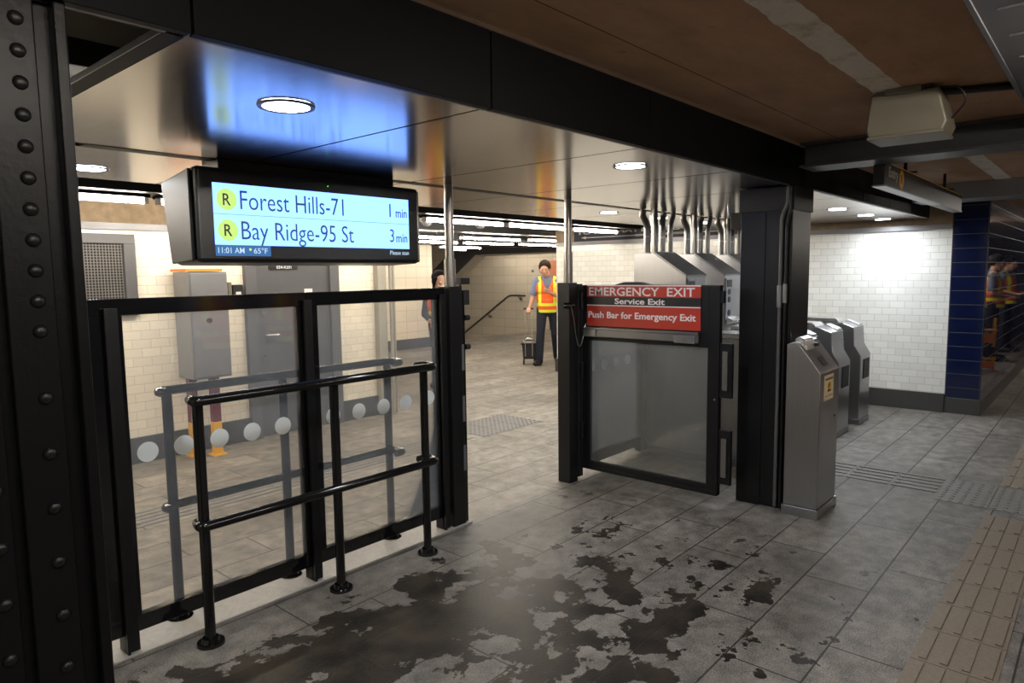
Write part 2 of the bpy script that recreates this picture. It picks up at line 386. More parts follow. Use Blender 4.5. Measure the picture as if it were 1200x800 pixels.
# wall across the far end (behind the turnstiles)
struct('wall_right', B(8.65, 8.95, 1.335, 6.64, 0, 1.98), 'white_tile_y', smooth=False)
struct('wall_right_frieze', B(8.63, 8.95, 1.335, 6.64, 2.03, 2.46), 'concrete')
struct('trim_2', B(8.615, 8.95, 1.335, 6.64, 1.98, 2.03), 'grey_metal')
struct('baseboard_right', B(8.62, 8.65, 1.335, 6.66, 0, .205), 'base', bevel=.005)
bl = MB(); bl.box(8.65, 8.95, 1.02, 1.335, .17, 2.34); struct('wall_blue', bl, 'blue_tile_y', smooth=False)
bl = MB(); bl.box(8.655, 22, 1.01, 1.30, .17, 2.34); struct('wall_blue_side', bl, 'blue_tile_x', smooth=False)
struct('baseboard_blue', B(8.635, 22, 1.0, 1.335, 0, .17), 'base', bevel=.005)
# far mezzanine walls and the stair well
fw = MB(); fw.box(4.86, 10.15, 11.2, 11.5, 0, 2.46); fw.box(4.86, 5.0, 6.5, 11.2, 0, 2.46); struct('wall_far', fw, 'cream_tile_x', smooth=False)
struct('baseboard_far', B(4.86, 10.16, 11.17, 11.2, 0, .21), 'base')
struct('wall_stair', B(15, 15.3, 6.6, 19, -3, 2.46), 'cream_tile_y', smooth=False)
struct('baseboard_stair', B(14.97, 15, 6.6, 11.75, 0, .16), 'base')
st = MB()
for i in range(12): st.box(10.2, 15, 11.75+.28*i, 11.75+.28*(i+1), -3, -.17*(i+1))
struct('floor_stairs', st, 'kerb', smooth=False)
struct('wall_stair_left', B(10.0, 10.15, 11.5, 19, -3, 2.46), 'cream_tile_y', smooth=False)
struct('wall_stair_end', B(10, 15.3, 19, 19.2, -3, 2.46), 'cream_tile_x', smooth=False)
struct('wall_corridor', B(8.95, 15.3, 6.3, 6.6, 0, 2.46), 'cream_tile_x', smooth=False)
sf = MB(); sf.prism([(9.0, 2.06), (12.65, 2.06), (16.5, -.55), (16.5, .1), (13.2, 2.46), (9.0, 2.46)], 0, 13.0, 13.3)
struct('beam_stair_soffit', sf, 'beam', smooth=False)
sf = MB(); sf.prism([(9.0, 2.03), (12.62, 2.03), (16.5, -.59), (16.5, -.55), (12.65, 2.06), (9.0, 2.06)], 0, 13.0, 13.35)
struct('trim_3', sf, 'soffit', smooth=False)
# walls that close the room behind the camera
struct('wall_back', B(-4.2, -4, -4.5, 6.5, 0, 2.5), 'white_tile_y', smooth=False)
struct('wall_near', B(-4, 22, -4.7, -4.5, 0, 2.5), 'base', smooth=False)
struct('wall_end', B(22, 22.2, -4.5, 1.3, 0, 2.5), 'base', smooth=False)

# beams
struct('beam_black', B(-4, 8.6, 5.10, 5.5, 2.165, 2.46), 'beam_blk', bevel=.006)
struct('beam_left', B(-4, 1.6, 2.95, 3.14, 2.36, 2.46), 'beam_blk', bevel=.006)
for i, (y, z) in enumerate(((6.9, 2.16), (8.6, 2.16), (10.2, 2.16))):
    struct('beam_mezzanine', B(4.86, 16 if y > 6.7 else 8.6, y, y+.3, z, 2.46), 'beam_dark')
bm_ = MB(); bm_.box(4.50, 4.56, -4.5, 1.50, 2.20, 2.34); bm_.box(4.40, 4.66, -4.5, 1.50, 2.19, 2.205); bm_.box(4.40, 4.66, -4.5, 1.50, 2.325, 2.34)
struct('beam_cross', bm_, 'beam', bevel=.002)
bm_ = MB(); bm_.box(7.5, 7.9, -4.5, 1.5, 2.19, 2.34); struct('beam_cross', bm_, 'grey_metal', bevel=.004)

# mosaic sign in the frieze
sg = thing('mosaic_sign', 'dark blue tile mosaic panel with pale lettering and arrow high on wall', 'sign', (8.6, 5.4, 2.03))
put('panel', B(8.612, 8.632, 3.4, 6.27, 2.035, 2.22), M['navy'], sg)
put('lettering', text_mb('TO MANHATTAN PLATFORM', '-X', (8.612, 6.22, 2.135), 2.4, .055, .03, .002), 'dullwhite', sg)
ar = MB(); ar.box(8.609, 8.612, 3.6, 6.05, 2.08, 2.092); ar.prism([(6.05, 2.065), (6.05, 2.107), (6.14, 2.086)], 0, 8.609, 8.612); ar.box(8.609, 8.612, 4.4, 5.2, 2.073, 2.1)
put('arrow', ar, 'dullwhite', sg)

# ------------------------------------------------------------------ tactile guide tiles
def tactile(name, tiles, mat, bars):
    mb = MB()
    for (x0, x1, y0, y1, kind) in tiles:
        mb.box(x0+.002, x1-.002, y0+.002, y1-.002, 0, .003)
        if kind == 'x':
            n = 4; w = (y1-y0)/n
            for i in range(n): mb.box(x0+.02, x1-.02, y0+w*(i+.25), y0+w*(i+.6), .003, .008)
        elif kind == 'd':
            nx = max(3, round((x1-x0)/.06)); ny = max(3, round((y1-y0)/.06))
            for i in range(nx):
                for j in range(ny):
                    cx, cy = x0+(i+.5)*(x1-x0)/nx, y0+(j+.5)*(y1-y0)/ny; mb.cyl((cx, cy, .003), (cx, cy, .008), .014, .010, 8)
    o = struct(name, mb, mat); return o
M['tactile'] = simple('tactile_stone', (.20, .165, .125), .6, var=.3, nscale=60, bumps=.2)
M['tactile_grey'] = simple('tactile_grey', (.17, .165, .155), .6, var=.3, nscale=60, bumps=.2)
tl = []
x = .9
while x < 5.0: tl.append((x, x+.305, .25, .545, 'x')); x += .305
x = 5.92
while x < 13: tl.append((x, x+.305, .25, .545, 'x')); x += .305
tactile('floor_tactile', tl, 'tactile', 4)
tactile('floor_tactile', [(5.3, 5.6, .25, .545, 'd'), (5.6, 5.9, .25, .545, 'd'), (5.3, 5.6, .55, .85, 'd'), (5.6, 5.9, .55, .85, 'd')], 'tactile_grey', 0)
def ybars(x0, x1, y0, y1):
    mb = MB()
    for i in range(5):
        w = (x1-x0)/5; mb.box(x0+w*(i+.25), x0+w*(i+.65), y0+.01, y1-.01, 0, .005)
    struct('floor_tactile', mb, 'tactile_grey')
for y in (.86, 1.165, 1.47): ybars(5.45, 5.9, y, y+.30)
# tactile tiles inside the mezzanine
mb = MB()
for i in range(5): mb.box(1.0, 4.6, 4.55+i*.07, 4.585+i*.07, 0, .004)
struct('floor_tactile', mb, 'tactile_grey')
tactile('floor_tactile', [(4.7+.3*i, 5.0+.3*i, 4.5+.3*j, 4.8+.3*j, 'd') for i in range(3) for j in range(2)], 'tactile_grey', 0)

# ------------------------------------------------------------------ canopy
cp = thing('canopy', 'low brushed metal canopy with black fascia over the barrier and turnstiles', 'canopy', (4.6, 2.8, CZ))
seams = [.711, 1.66, 2.65, 3.62, 4.59, 5.56, 6.53, 7.5, 8.47]
for i, (a, b2) in enumerate(zip(seams, seams[1:]+[8.61])):
    put('ceiling_panel', B(a+.006, b2-.006, 1.56, 3.085, CZ, CZ+.02), 'canopy', cp, smooth=False)
    put('ceiling_panel', B(a+.006, b2-.006, 3.165, 4.13, CZ, CZ+.02), 'canopy', cp, smooth=False)
put('backing', B(.80, 8.61, 1.57, 4.12, CZ+.021, CZ+.03), 'black_matte', cp)
put('slot_shade', B(.98, 5.0, 3.088, 3.162, CZ-.002, CZ+.01), 'black_matte', cp)  # black strip stands in for the shade inside the open slot
put('side_trim', B(.665, .711, 1.56, 4.13, CZ-.004, CZ+.016), 'fascia', cp, bevel=.003)
fs = [-2.2, -1.2, -.25] + seams[:5] + [5.12, 5.95, 6.8, 7.65, 8.5]
for a, b2 in zip(fs, fs[1:]):
    put('fascia_panel', MB().box(a+.003, b2-.003, 1.53, 1.56, CZ-.006, 2.335), 'fascia', cp, bevel=.002)
put('fascia_core', B(-2.2, 8.6, 1.562, 1.60, CZ+.03, 2.335), 'black_matte', cp)
put('lower_edge', B(-2.2, 8.5, 1.553, 1.575, CZ-.004, CZ+.002), 'grey_metal', cp)

def downlight(x, y, label, first=[None]):
    if first[0] is None:
        t = thing('recessed_downlight', label, 'ceiling light', (x, y, CZ), 'recessed downlights in the canopy')
        rg = MB(); n = 40
        for k in range(n):
            a0, a1 = 2*math.pi*k/n, 2*math.pi*(k+1)/n
            def P(r, z, a): return (x+r*math.cos(a), y+r*math.sin(a), z)
            rg.poly([P(.088, CZ-.001, a0), P(.088, CZ-.001, a1), P(.086, CZ-.007, a1), P(.086, CZ-.007, a0)])
            rg.poly([P(.086, CZ-.007, a0), P(.086, CZ-.007, a1), P(.072, CZ-.006, a1), P(.072, CZ-.006, a0)])
        bmesh.ops.remove_doubles(rg.bm, verts=rg.bm.verts, dist=1e-5)
        put('trim_ring', rg, 'led_frame', t)
        put('diffuser', disc_mb((x, y, CZ-.002), .073, 2, -.003), 'led', t)
        ld = bpy.data.lights.new('lamp_glow', 'AREA'); ld.shape = 'DISK'; ld.size = .14; ld.energy = LED_POWER; ld.spread = 2.9; ld.color = (.90, .95, 1)
        lo = bpy.data.objects.new('lamp_glow', ld); COL.objects.link(lo); lo.parent = t; lo.location = (0, 0, -.012)
        first[0] = t; return t
    s = first[0]; t = s.copy(); COL.objects.link(t); t.location = (x, y, CZ); t['label'] = label
    for ch in s.children:
        c2 = ch.copy(); COL.objects.link(c2); c2.parent = t
    return t
downlight(1.2, 1.98, 'large glowing round downlight above the arrival screen')
downlight(1.2, 3.76, 'round downlight beside the riveted column at the left')
downlight(3.05, 1.87, 'round downlight in the canopy above the emergency exit sign')
downlight(5.28, 3.46, 'small round downlight left of the first turnstile conduits')
downlight(6.2, 3.45, 'round downlight between first and second turnstile conduit bundles')
downlight(7.2, 3.48, 'round downlight between second and third conduit bundles')
downlight(5.6, 1.90, 'first round downlight right of the black square column')
downlight(6.58, 1.90, 'second round downlight right of the black square column')
downlight(7.54, 1.91, 'third round downlight right of the black column')
downlight(8.30, 1.93, 'smallest round downlight near the white tile wall')

# ------------------------------------------------------------------ columns
col = thing('riveted_column', 'black painted riveted steel column filling the left edge', 'column', (.25, 1.72, 0))
pl_ = MB(); pl_.box(0.0, .455, 1.575, 1.90, 0, 2.34); put('core', pl_, 'rough_black', col, bevel=.004)
put('angle_plate', B(.342, .422, 1.552, 1.575, 0, 2.34), 'rough_black', col, bevel=.004)
put('angle_plate', B(.20, .322, 1.552, 1.575, 0, 2.34), 'rough_black', col, bevel=.004)
put('edge_flange', B(.452, .474, 1.545, 1.92, 0, 2.34), 'rough_black', col, bevel=.004)
z = 1.13; k = 0
zs = [.02+.11*i for i in range(13)] + [1.47+.058*i for i in range(11)]
for z in zs:
    rv = MB().ball((.392, 1.552, z), .0135, (1, .75, 1), 14); put('rivet', rv, 'black', col)
for z in [.075+.11*i for i in range(13)]:
    put('rivet', MB().ball((.300, 1.552, z), .0135, (1, .75, 1), 14), 'black', col)

c2 = thing('square_column', 'black square steel column carrying the canopy beside the turnstiles', 'column', (4.63, 1.715, 0))
cc = MB(); cc.box(4.46, 4.80, 1.55, 1.885, 0, CZ-.005)
put('shaft', cc, 'black', c2, bevel=.006)
put('cover_plate', B(4.452, 4.46, 1.72, 1.882, 0, CZ-.16), 'black', c2, bevel=.002)
put('cap', B(4.45, 4.81, 1.54, 1.895, CZ-.155, CZ-.006), 'black_matte', c2, bevel=.002)
cn = thing('conduit', 'thin dark conduit pipes with fittings running up the square column', 'pipe', (4.44, 1.6, .2))
put('pipe', MB().tube([(4.437, 1.612, .02), (4.437, 1.612, 1.90), (4.437, 1.575, 1.99), (4.437, 1.575, 2.09)], .011, rad=.03), 'grey_frame', cn)
put('pipe', MB().tube([(4.437, 1.578, .02), (4.437, 1.578, 1.85), (4.437, 1.56, 1.93), (4.437, 1.56, 2.09)], .009, rad=.03), 'black', cn)
put('fitting', MB().tube([(4.43, 1.612, 1.33), (4.43, 1.612, 1.47)], .016), 'cabinet', cn)
put('fitting', MB().tube([(4.43, 1.578, 1.36), (4.43, 1.578, 1.48)], .014), 'cabinet', cn)

# ------------------------------------------------------------------ glass barrier
YF = 3.04
gb = thing('glass_barrier', 'long black framed glass barrier left of the open exit, with white dots', 'barrier', (1.9, YF, 0))
def frame(x0, x1, gx0, gx1, par):
    put('top_rail', B(x0, x1, YF-.02, YF+.02, 1.42, 1.488), 'frame_black', par, bevel=.003)
    put('bottom_rail', B(x0, x1, YF-.02, YF+.02, .085, .155), 'frame_black', par, bevel=.003)
    put('stile', B(x0, gx0, YF-.02, YF+.02, .155, 1.42), 'frame_black', par, bevel=.003)
    put('stile', B(gx1, x1, YF-.02, YF+.02, .155, 1.42), 'frame_black', par, bevel=.003)
    g = put('glass_pane', B(gx0-.005, gx1+.005, YF-.004, YF+.004, .15, 1.425), 'glass', par, smooth=False); return g
g1 = frame(.90, 1.895, 1.047, 1.838, gb); g2 = frame(1.895, 2.83, 1.955, 2.765, gb)
for x in (1.117, 1.267, 1.427, 1.585, 1.745): put('frosted_dot', disc_mb((x, YF-.0045, .839), .043, 1, -.0008), 'frost', g1)
for x in (2.034, 2.197, 2.364, 2.524, 2.701): put('frosted_dot', disc_mb((x, YF-.0045, .839), .043, 1, -.0008), 'frost', g2)
put('lower_pane_post', B(.70, .90, YF-.02, YF+.02, .08, 1.485), 'black', gb, bevel=.003)
for x in (.972, 1.862, 2.775):
    put('post', MB().box(x, x+.055, YF-.032, YF-.02, .012, 1.45).box(x, x+.012, YF-.05, YF+.04, .012, 1.45), 'black', gb, bevel=.001)
put('end_post', B(2.845, 2.95, YF-.05, YF+.05, 0, 1.495), 'black', gb, bevel=.004)
put('strike_channel', B(2.95, 2.985, YF-.035, YF+.035, .0, 1.45), 'black_gloss', gb, bevel=.003)
for z0 in (.98, .66, .35): put('strike_plate', B(2.935, 2.955, YF-.054, YF-.049, z0, z0+.16), 'grey_frame', gb)
sp = put('support_pole', MB().tube([(2.90, YF, 1.49), (2.90, YF, CZ)], .027, 20), 'pole', gb)
put('pole_sleeve', MB().tube([(2.90, YF, 1.49), (2.90, YF, 1.66)], .035, 20), 'pole', sp)
put('alarm_box', B(2.97, 3.02, YF-.045, YF+.02, 1.38, 1.47), 'black_matte', gb, bevel=.004)
put('camera_head', MB().box(2.96, 3.04, YF-.03, YF+.02, 1.505, 1.545).box(2.975, 2.985, YF-.01, YF, 1.46, 1.51), 'black_matte', gb, bevel=.003)
for z in (1.12, 1.30): put('release_knob', MB().cyl((2.985, YF-.03, z), (3.02, YF-.03, z), .018), 'black_matte', gb)

# ------------------------------------------------------------------ handrails
def handrail(name, label, y, sgn, xs=(1.25, 1.86, 2.495)):
    t = thing(name, label, 'handrail', (1.87, y, 0), None)
    r = .0225
    for x in xs: 
        put('post', MB().tube([(x, y, 0.006), (x, y, 1.045)], r), 'black_gloss', t)
        fl_ = MB().cyl((x, y, 0), (x, y, .012), .058, .056, 28).cyl((x, y, .012), (x, y, .03), .040, .034, 24)
        put('base_flange', fl_, 'black_gloss', t)
    o = .035*sgn
    for nm, z in (('top_rail', 1.062), ('mid_rail', .53)):
        x0, x1 = xs[0]-.012, xs[2]+.03
        put(nm, MB().tube([(x0, y+.035*-sgn, z), (x0-.02, y+o, z), (x1+.03, y+o, z), (x1+.03, y-.06*sgn, z), (x1-.03, y-.06*sgn, z)], r*.95, rad=.04), 'black_gloss', t)
    return t
handrail('safety_handrail', 'glossy black pipe handrail standing in front of the glass barrier', 2.845, -1, (1.25, 1.915, 2.495))
handrail('safety_handrail', 'black pipe handrail standing behind the glass barrier', 3.17, 1, (1.26, 1.83, 2.50))

# ------------------------------------------------------------------ arrival screen
DY = 3.0
ds = thing('arrival_display', 'black two-line train arrival screen hanging from the canopy', 'display', (2.0, DY+.12, 1.63))
cs = MB(); cs.prism([(DY, 1.632), (DY+.24, 1.622), (DY+.315, 2.01), (DY, 2.055)], 0, 1.362, 2.632)
put('case', cs, 'screen_case', ds, bevel=.022)
for xa, xb in ((1.345, 1.36), (2.634, 2.648)):
    e_ = MB(); e_.prism([(DY+.02, 1.64), (DY+.235, 1.63), (DY+.305, 2.0), (DY+.02, 2.04)], 0, xa, xb); put('end_panel', e_, 'screen_side', ds, bevel=.012)
put('mount', B(1.5, 2.5, DY+.06, DY+.22, 2.03, CZ), 'screen_case', ds, bevel=.004)
sx0, sx1, sz1, sz0 = 1.437, 2.548, 1.983, 1.663
scr = put('screen', B(sx0, sx1, DY-.003, DY, sz0, sz1), 'scr_blk', ds, smooth=False)
mid = 1.712
put('lit_area', B(sx0, sx1, DY-.0045, DY-.003, mid, sz1), 'scr_bg', scr, smooth=False)
put('status_bar', B(sx0, sx0+.265, DY-.0045, DY-.003, sz0, mid-.001), 'scr_blue', scr, smooth=False)
put('divider', B(sx0, sx1, DY-.0055, DY-.0045, 1.8465, 1.8495), 'scr_line', scr, smooth=False)
H = (sz1-mid)/2
for k, (dst, mn, wd) in enumerate((('Forest Hills-71', '1', .555), ('Bay Ridge-95 St', '3', .612))):
    zc = sz1 - H*(k+.52)
    bu = put('route_bullet', disc_mb((sx0+.062, DY-.0045, zc), .048, 1, -.001), 'scr_bullet', scr)
    put('route_letter', text_mb('R', '-Y', (sx0+.044, DY-.0056, zc-.026), .036, .052, .01, .0005), 'eye', scr)
    dz = .026 if k else 0
    put('destination', text_mb(dst, '-Y', (sx0+.125, DY-.0046, zc-.040-dz), wd, .084+dz, -.004, .0008), 'scr_txt', scr)
    put('minutes', text_mb(mn, '-Y', (sx1-.135, DY-.0046, zc-.030), .028 if k else .009, .070, -.002, .0008), 'scr_txt', scr)
    put('minutes_unit', text_mb('min', '-Y', (sx1-.092, DY-.0046, zc-.030), .078, .046, .008, .0008), 'scr_txt', scr)
put('clock_text', text_mb('11:01 AM', '-Y', (sx0+.012, DY-.0046, sz0+.012), .122, .026, .004, .0008), 'scr_wtxt', scr)
put('temperature_text', text_mb('65\u00b0F', '-Y', (sx0+.18, DY-.0046, sz0+.012), .068, .026, .004, .0008), 'scr_wtxt', scr)
put('weather_dot', disc_mb((sx0+.163, DY-.0046, sz0+.030), .006, 1, -.0008), 'scr_bullet', scr)
put('notice_text', text_mb('Please stan', '-Y', (sx1-.137, DY-.0035, sz0+.016), .132, .022, 0, .0008), 'scr_wtxt', scr)
put('indicator_light', disc_mb((2.03, DY-.001, 2.015), .003, 1, -.002), 'green_led', ds)

# ------------------------------------------------------------------ emergency gate (standing open) 
GX = 4.2
gt = thing('emergency_gate', 'open black emergency gate with red sign, push bar and hazy glass', 'gate', (GX, 2.98, 0))
put('hinge_stile', B(GX, GX+.045, 2.925, 2.985, .095, 1.475), 'black', gt, bevel=.003)
put('latch_stile', B(GX, GX+.045, 1.905, 1.985, .085, 1.475), 'black', gt, bevel=.003)
put('bottom_rail', MB().box(GX-.004, GX+.045, 1.905, 2.985, .085, .115).box(GX, GX+.04, 1.985, 2.925, .115, .150), 'black', gt, bevel=.003)
put('sign_panel', B(GX, GX+.045, 1.985, 2.925, 1.068, 1.475), 'black', gt, bevel=.003)
put('top_hood', MB().prism([(2.985, 1.475), (2.70, 1.478), (2.62, 1.497), (2.50, 1.497), (2.42, 1.478), (1.905, 1.475), (1.905, 1.465), (2.985, 1.465)], 0, GX-.004, GX+.05), 'black_matte', gt)
put('gate_glass', B(GX+.018, GX+.026, 1.98, 2.93, .145, 1.075), 'gate_glass', gt, smooth=False)
sy1, sy0 = 2.937, 2.035; w = sy1-sy0
red1 = put('red_sign', B(GX-.006, GX, sy0, sy1, 1.392, 1.468), 'red', gt)
put('sign_border', B(GX-.0065, GX, sy0, sy1, 1.468, 1.476), 'white', red1)
put('lettering', text_mb('EMERGENCY  EXIT', '-X', (GX-.0062, sy1-.018, 1.399), w-.06, .060, .012), 'white', red1)
bk = put('black_sign', B(GX-.006, GX, sy0, sy1, 1.332, 1.392), 'signblack', gt)
put('lettering', text_mb('Service Exit', '-X', (GX-.0062, sy1-.24, 1.340), .40, .042, .022), 'white', bk)
red2 = put('red_sign', B(GX-.006, GX, sy0, sy1, 1.176, 1.325), 'red', gt)
put('sign_border', B(GX-.0065, GX, sy0, sy1, 1.325, 1.332), 'white', red2)
put('lettering', text_mb('Push Bar for Emergency Exit', '-X', (GX-.0062, sy1-.012, 1.222), w-.045, .062, .022), 'white', red2)
pb = put('push_bar', MB().box(GX-.035, GX-.005, sy0, sy1+.01, 1.098, 1.150).box(GX-.042, GX-.005, sy0, sy1+.01, 1.150, 1.168), 'steel_dark', gt, bevel=.004)
put('bar_end', B(GX-.05, GX-.005, sy0+.02, sy0+.17, 1.092, 1.148), 'steel_bright', pb, bevel=.004)
put('bar_end', B(GX-.045, GX-.005, sy1-.10, sy1+.01, 1.098, 1.150), 'steel', pb, bevel=.004)
for z0, z1 in ((.745, 1.10), (.17, .53)):
    lk = put('lock_bracket', B(GX+.01, GX+.04, 1.822, 1.906, z0, z1), 'black', gt, bevel=.002)
    put('magnet_plate', B(GX-.008, GX+.012, 1.845, 1.880, z0+.05, z1-.05), 'steel', lk, bevel=.002)
put('keyhole', MB().cyl((GX-.006, 1.93, .73), (GX+.002, 1.93, .73), .007), 'steel', gt)
put('latch_tab', B(GX+.005, GX+.04, 1.880, 1.906, 1.36, 1.44), 'black', gt, bevel=.003)
hp = thing('hinge_post', 'black square post the emergency gate hangs on, with looped cable', 'post', (4.08, YF, 0))
put('post_body', B(4.03, 4.13, YF-.06, YF+.05, 0, 1.495), 'black', hp, bevel=.004)
put('hinge_strip', B(4.135, 4.19, YF-.065, YF+.02, .03, 1.485), 'black_matte', hp, bevel=.003)
for z in (.33, .78, 1.30): put('hinge', MB().cyl((4.165, YF-.075, z), (4.165, YF-.075, z+.12), .014), 'black', hp)
pp = put('support_pole', MB().tube([(4.10, YF, 1.49), (4.10, YF, CZ)], .027, 20), 'pole', hp)
put('pole_sleeve', MB().tube([(4.10, YF, 1.49), (4.10, YF, 1.72)], .034, 20), 'pole', pp)
put('door_stop', MB().cyl((4.0, YF-.03, 1.33), (4.06, YF-.08, 1.33), .022), 'black_gloss', hp)
cbl = [(4.02, YF-.085, 1.325-.0)] + [(4.03+.17*t, YF-.09, 1.32-.245*math.sin(math.pi*t**.9)*1.0+(-.10*t)) for t in [i/12 for i in range(1, 12)]] + [(4.195, YF-.09, 1.19)]
put('cable', MB().tube(cbl, .0035, 8), 'steel', hp)

# fixed glass panel between hinge post and first turnstile
fp = thing('fixed_glass_panel', 'fixed black framed glass panel seen through the emergency gate glass', 'barrier', (4.75, YF, 0))
put('top_rail', B(4.21, 5.2, YF-.02, YF+.02, 1.40, 1.45), 'black', fp, bevel=.003)
put('bottom_rail', B(4.21, 5.2, YF-.02, YF+.02, .07, .15), 'black', fp, bevel=.003)
put('stile', B(5.10, 5.2, YF-.03, YF+.03, .02, 1.40), 'black', fp, bevel=.003)
gp = put('glass_pane', B(4.25, 5.1, YF-.004, YF+.004, .145, 1.405), 'glass', fp, smooth=False)
for x in (4.40, 4.57, 4.74, 4.92): put('frosted_dot', disc_mb((x, YF-.0045, .839), .043, 1, -.0008), 'frost', gp)

# ------------------------------------------------------------------ turnstiles
def make_turnstile(x0, label, group):
    t = thing('turnstile', label, 'turnstile', (x0+.18, 2.5, 0), group)
    x1 = x0+.36
    bd = MB(); bd.prism([(3.16, .05), (3.16, 1.03), (2.06, 1.03), (1.95, .985), (1.935, .80), (1.875, .70), (1.875, .05)], 0, x0, x1)
    put('body', bd, 'steel', t, bevel=.008)
    put('kick_plinth', B(x0-.004, x1+.004, 1.87, 3.165, 0, .055), 'steel_dark', t, bevel=.003)
    put('top_cover', MB().prism([(2.60, 1.03), (2.60, 1.075), (2.12, 1.068), (2.09, 1.03)], 0, x0-.006, x1-.10), 'steel_bright', t, bevel=.006)
    put('entry_reader', MB().prism([(2.10, 1.028), (2.06, 1.05), (1.955, 1.005), (1.955, .983)], 0, x1-.15, x1-.02), 'steel_bright', t, bevel=.004)
    cv = put('console', MB().prism([(3.16, 1.03), (3.16, 1.725), (2.97, 1.725), (2.665, 1.525), (2.665, 1.03)], 0, x0, x1), 'steel', t, bevel=.004)
    put('sloped_cover', MB().prism([(2.965, 1.727), (2.963, 1.737), (2.655, 1.535), (2.66, 1.523)], 0, x0-.004, x1+.004), 'steel_dark', cv, bevel=.001)
    bp = put('button_strip', B(x0+.02, x0+.15, 2.655, 2.665, 1.12, 1.50), 'cabinet', cv, bevel=.002)
    put('indicator_window', B(x0+.035, x0+.135, 2.651, 2.656, 1.42, 1.485), 'black_matte', bp)
    for z in (1.375, 1.305, 1.185): put('indicator_disc', disc_mb((x0+.085, 2.656, z), .028, 1, -.005), 'black_matte', bp)
    put('card_screen', MB().prism([(2.66, 1.15), (2.60, 1.12), (2.60, 1.10), (2.66, 1.08)], 0, x0+.04, x0+.22), 'steel_bright', cv, bevel=.003)
    put('front_grille', B(x0+.10, x1-.06, 1.868, 1.876, .46, .66), 'black_matte', t)
    for z in (.78, .84, .90): put('screw', MB().cyl((x1-.03, 1.937-(.9-z)*0-.004, z), (x1-.03, 1.95, z), .006, n=10), 'steel_dark', t)
    for k, dx in enumerate((.05, .18, .31)):
        bend = (-.05, .0, .05)[k]
        c_ = put('conduit_pipe', MB().tube([(x0+dx, 3.06, 1.72), (x0+dx, 3.06, 1.97), (x0+dx+bend, 3.06+.02, 2.05), (x0+dx+bend, 3.07, 2.098)], .028, 16, rad=.05), 'conduit_steel', t)
        put('collar', MB().tube([(x0+dx, 3.06, 1.72), (x0+dx, 3.06, 1.735)], .037, 16).tube([(x0+dx, 3.06, 1.86), (x0+dx, 3.06, 1.875)], .0295, 16), 'pole', c_)
        put('conduit_pipe', MB().tube([(x0+dx+.02, 2.99, 1.72), (x0+dx+.02, 2.99, 1.98), (x0+dx+.02+bend*.6, 2.98, 2.05), (x0+dx+.02+bend*.6, 2.98, 2.098)], .022, 14, rad=.05), 'conduit_steel', t) if k != 1 else None
    return t
def copy_tree(o, loc=None, label=None):
    def rec(s, par):
        c_ = s.copy(); COL.objects.link(c_); c_.parent = par
        for ch in s.children: rec(ch, c_)
        return c_
    r = rec(o, None)
    if loc: r.location = loc
    if label: r['label'] = label
    return r
T0 = make_turnstile(5.22, 'steel turnstile cabinet nearest the emergency gate, seen through its glass', 'steel turnstile cabinets in a row')
for x, lb in ((5.96, 'steel turnstile cabinet second from the gate, with round indicators on its console'),
              (6.70, 'steel turnstile cabinet third from the gate, its end beside the column'),
              (7.42, 'steel turnstile cabinet nearest the white tile wall')):
    copy_tree(T0, (x+.18, 2.5, 0), lb)

# freestanding card reader pedestal
pd = thing('card_reader_pedestal', 'steel card reader pedestal standing alone in front of the black column', 'card reader', (4.59, 1.44, 0))
put('body', MB().prism([(1.545, .062), (1.545, 1.10), (1.50, 1.118), (1.475, 1.112), (1.335, .925), (1.335, .062)], 0, 4.40, 4.775), 'steel', pd, bevel=.006)
put('plinth', B(4.392, 4.783, 1.327, 1.553, 0, .06), 'steel', pd, bevel=.003)
hd = MB()
nrm = Vector((0, -.8, .6)).normalized()
rdr = put('reader_head', MB().prism([(1.515, 1.112), (1.515, 1.135), (1.49, 1.148), (1.455, 1.128), (1.435, 1.055)], 0, 4.45, 4.62), 'steel_bright', pd, bevel=.008)
put('card_slot', B(4.62, 4.66, 1.43, 1.47, 1.075, 1.095), 'black_matte', pd, bevel=.002)
put('display_window', MB().prism([(1.395, 1.012), (1.400, 1.016), (1.362, .965), (1.357, .961)], 0, 4.54, 4.62), 'black_matte', pd)
stk = put('sticker', B(4.475, 4.655, 1.3325, 1.335, .745, .905), 'cream_sticker', pd)
put('sticker_text', text_mb('MetroCard Reader', '-Y', (4.49, 1.3322, .872), .15, .016, .004, .0005), 'signblack', stk)
put('sticker_text', text_mb('Pay to Enter', '-Y', (4.49, 1.3322, .765), .15, .012, .004, .0005), 'signblack', stk)
pic = put('card_picture', B(4.535, 4.60, 1.3318, 1.3325, .795, .860), 'yellow_card', stk)
put('card_stripe', B(4.535, 4.60, 1.3313, 1.3318, .797, .812), 'signblack', pic)
put('card_hand', MB().prism([(4.54, .815), (4.55, .845), (4.59, .855), (4.575, .83)], 1, 1.3312, 1.3318), 'maroon', pic)
put('key_lock', MB().cyl((4.70, 1.336, .62), (4.70, 1.328, .62), .008), 'steel_dark', pd)

# black device hanging at the canopy near the column
sb = thing('canopy_speaker', 'small black box hanging from the canopy left of the column', 'speaker', (5.35, 2.27, CZ))
put('box', B(5.28, 5.42, 2.16, 2.32, 1.89, 2.02), 'black_matte', sb, bevel=.006)
put('bracket', MB().tube([(5.35, 2.32, 1.97), (5.35, 2.37, 2.0), (5.35, 2.37, 2.098)], .008), 'steel', sb)

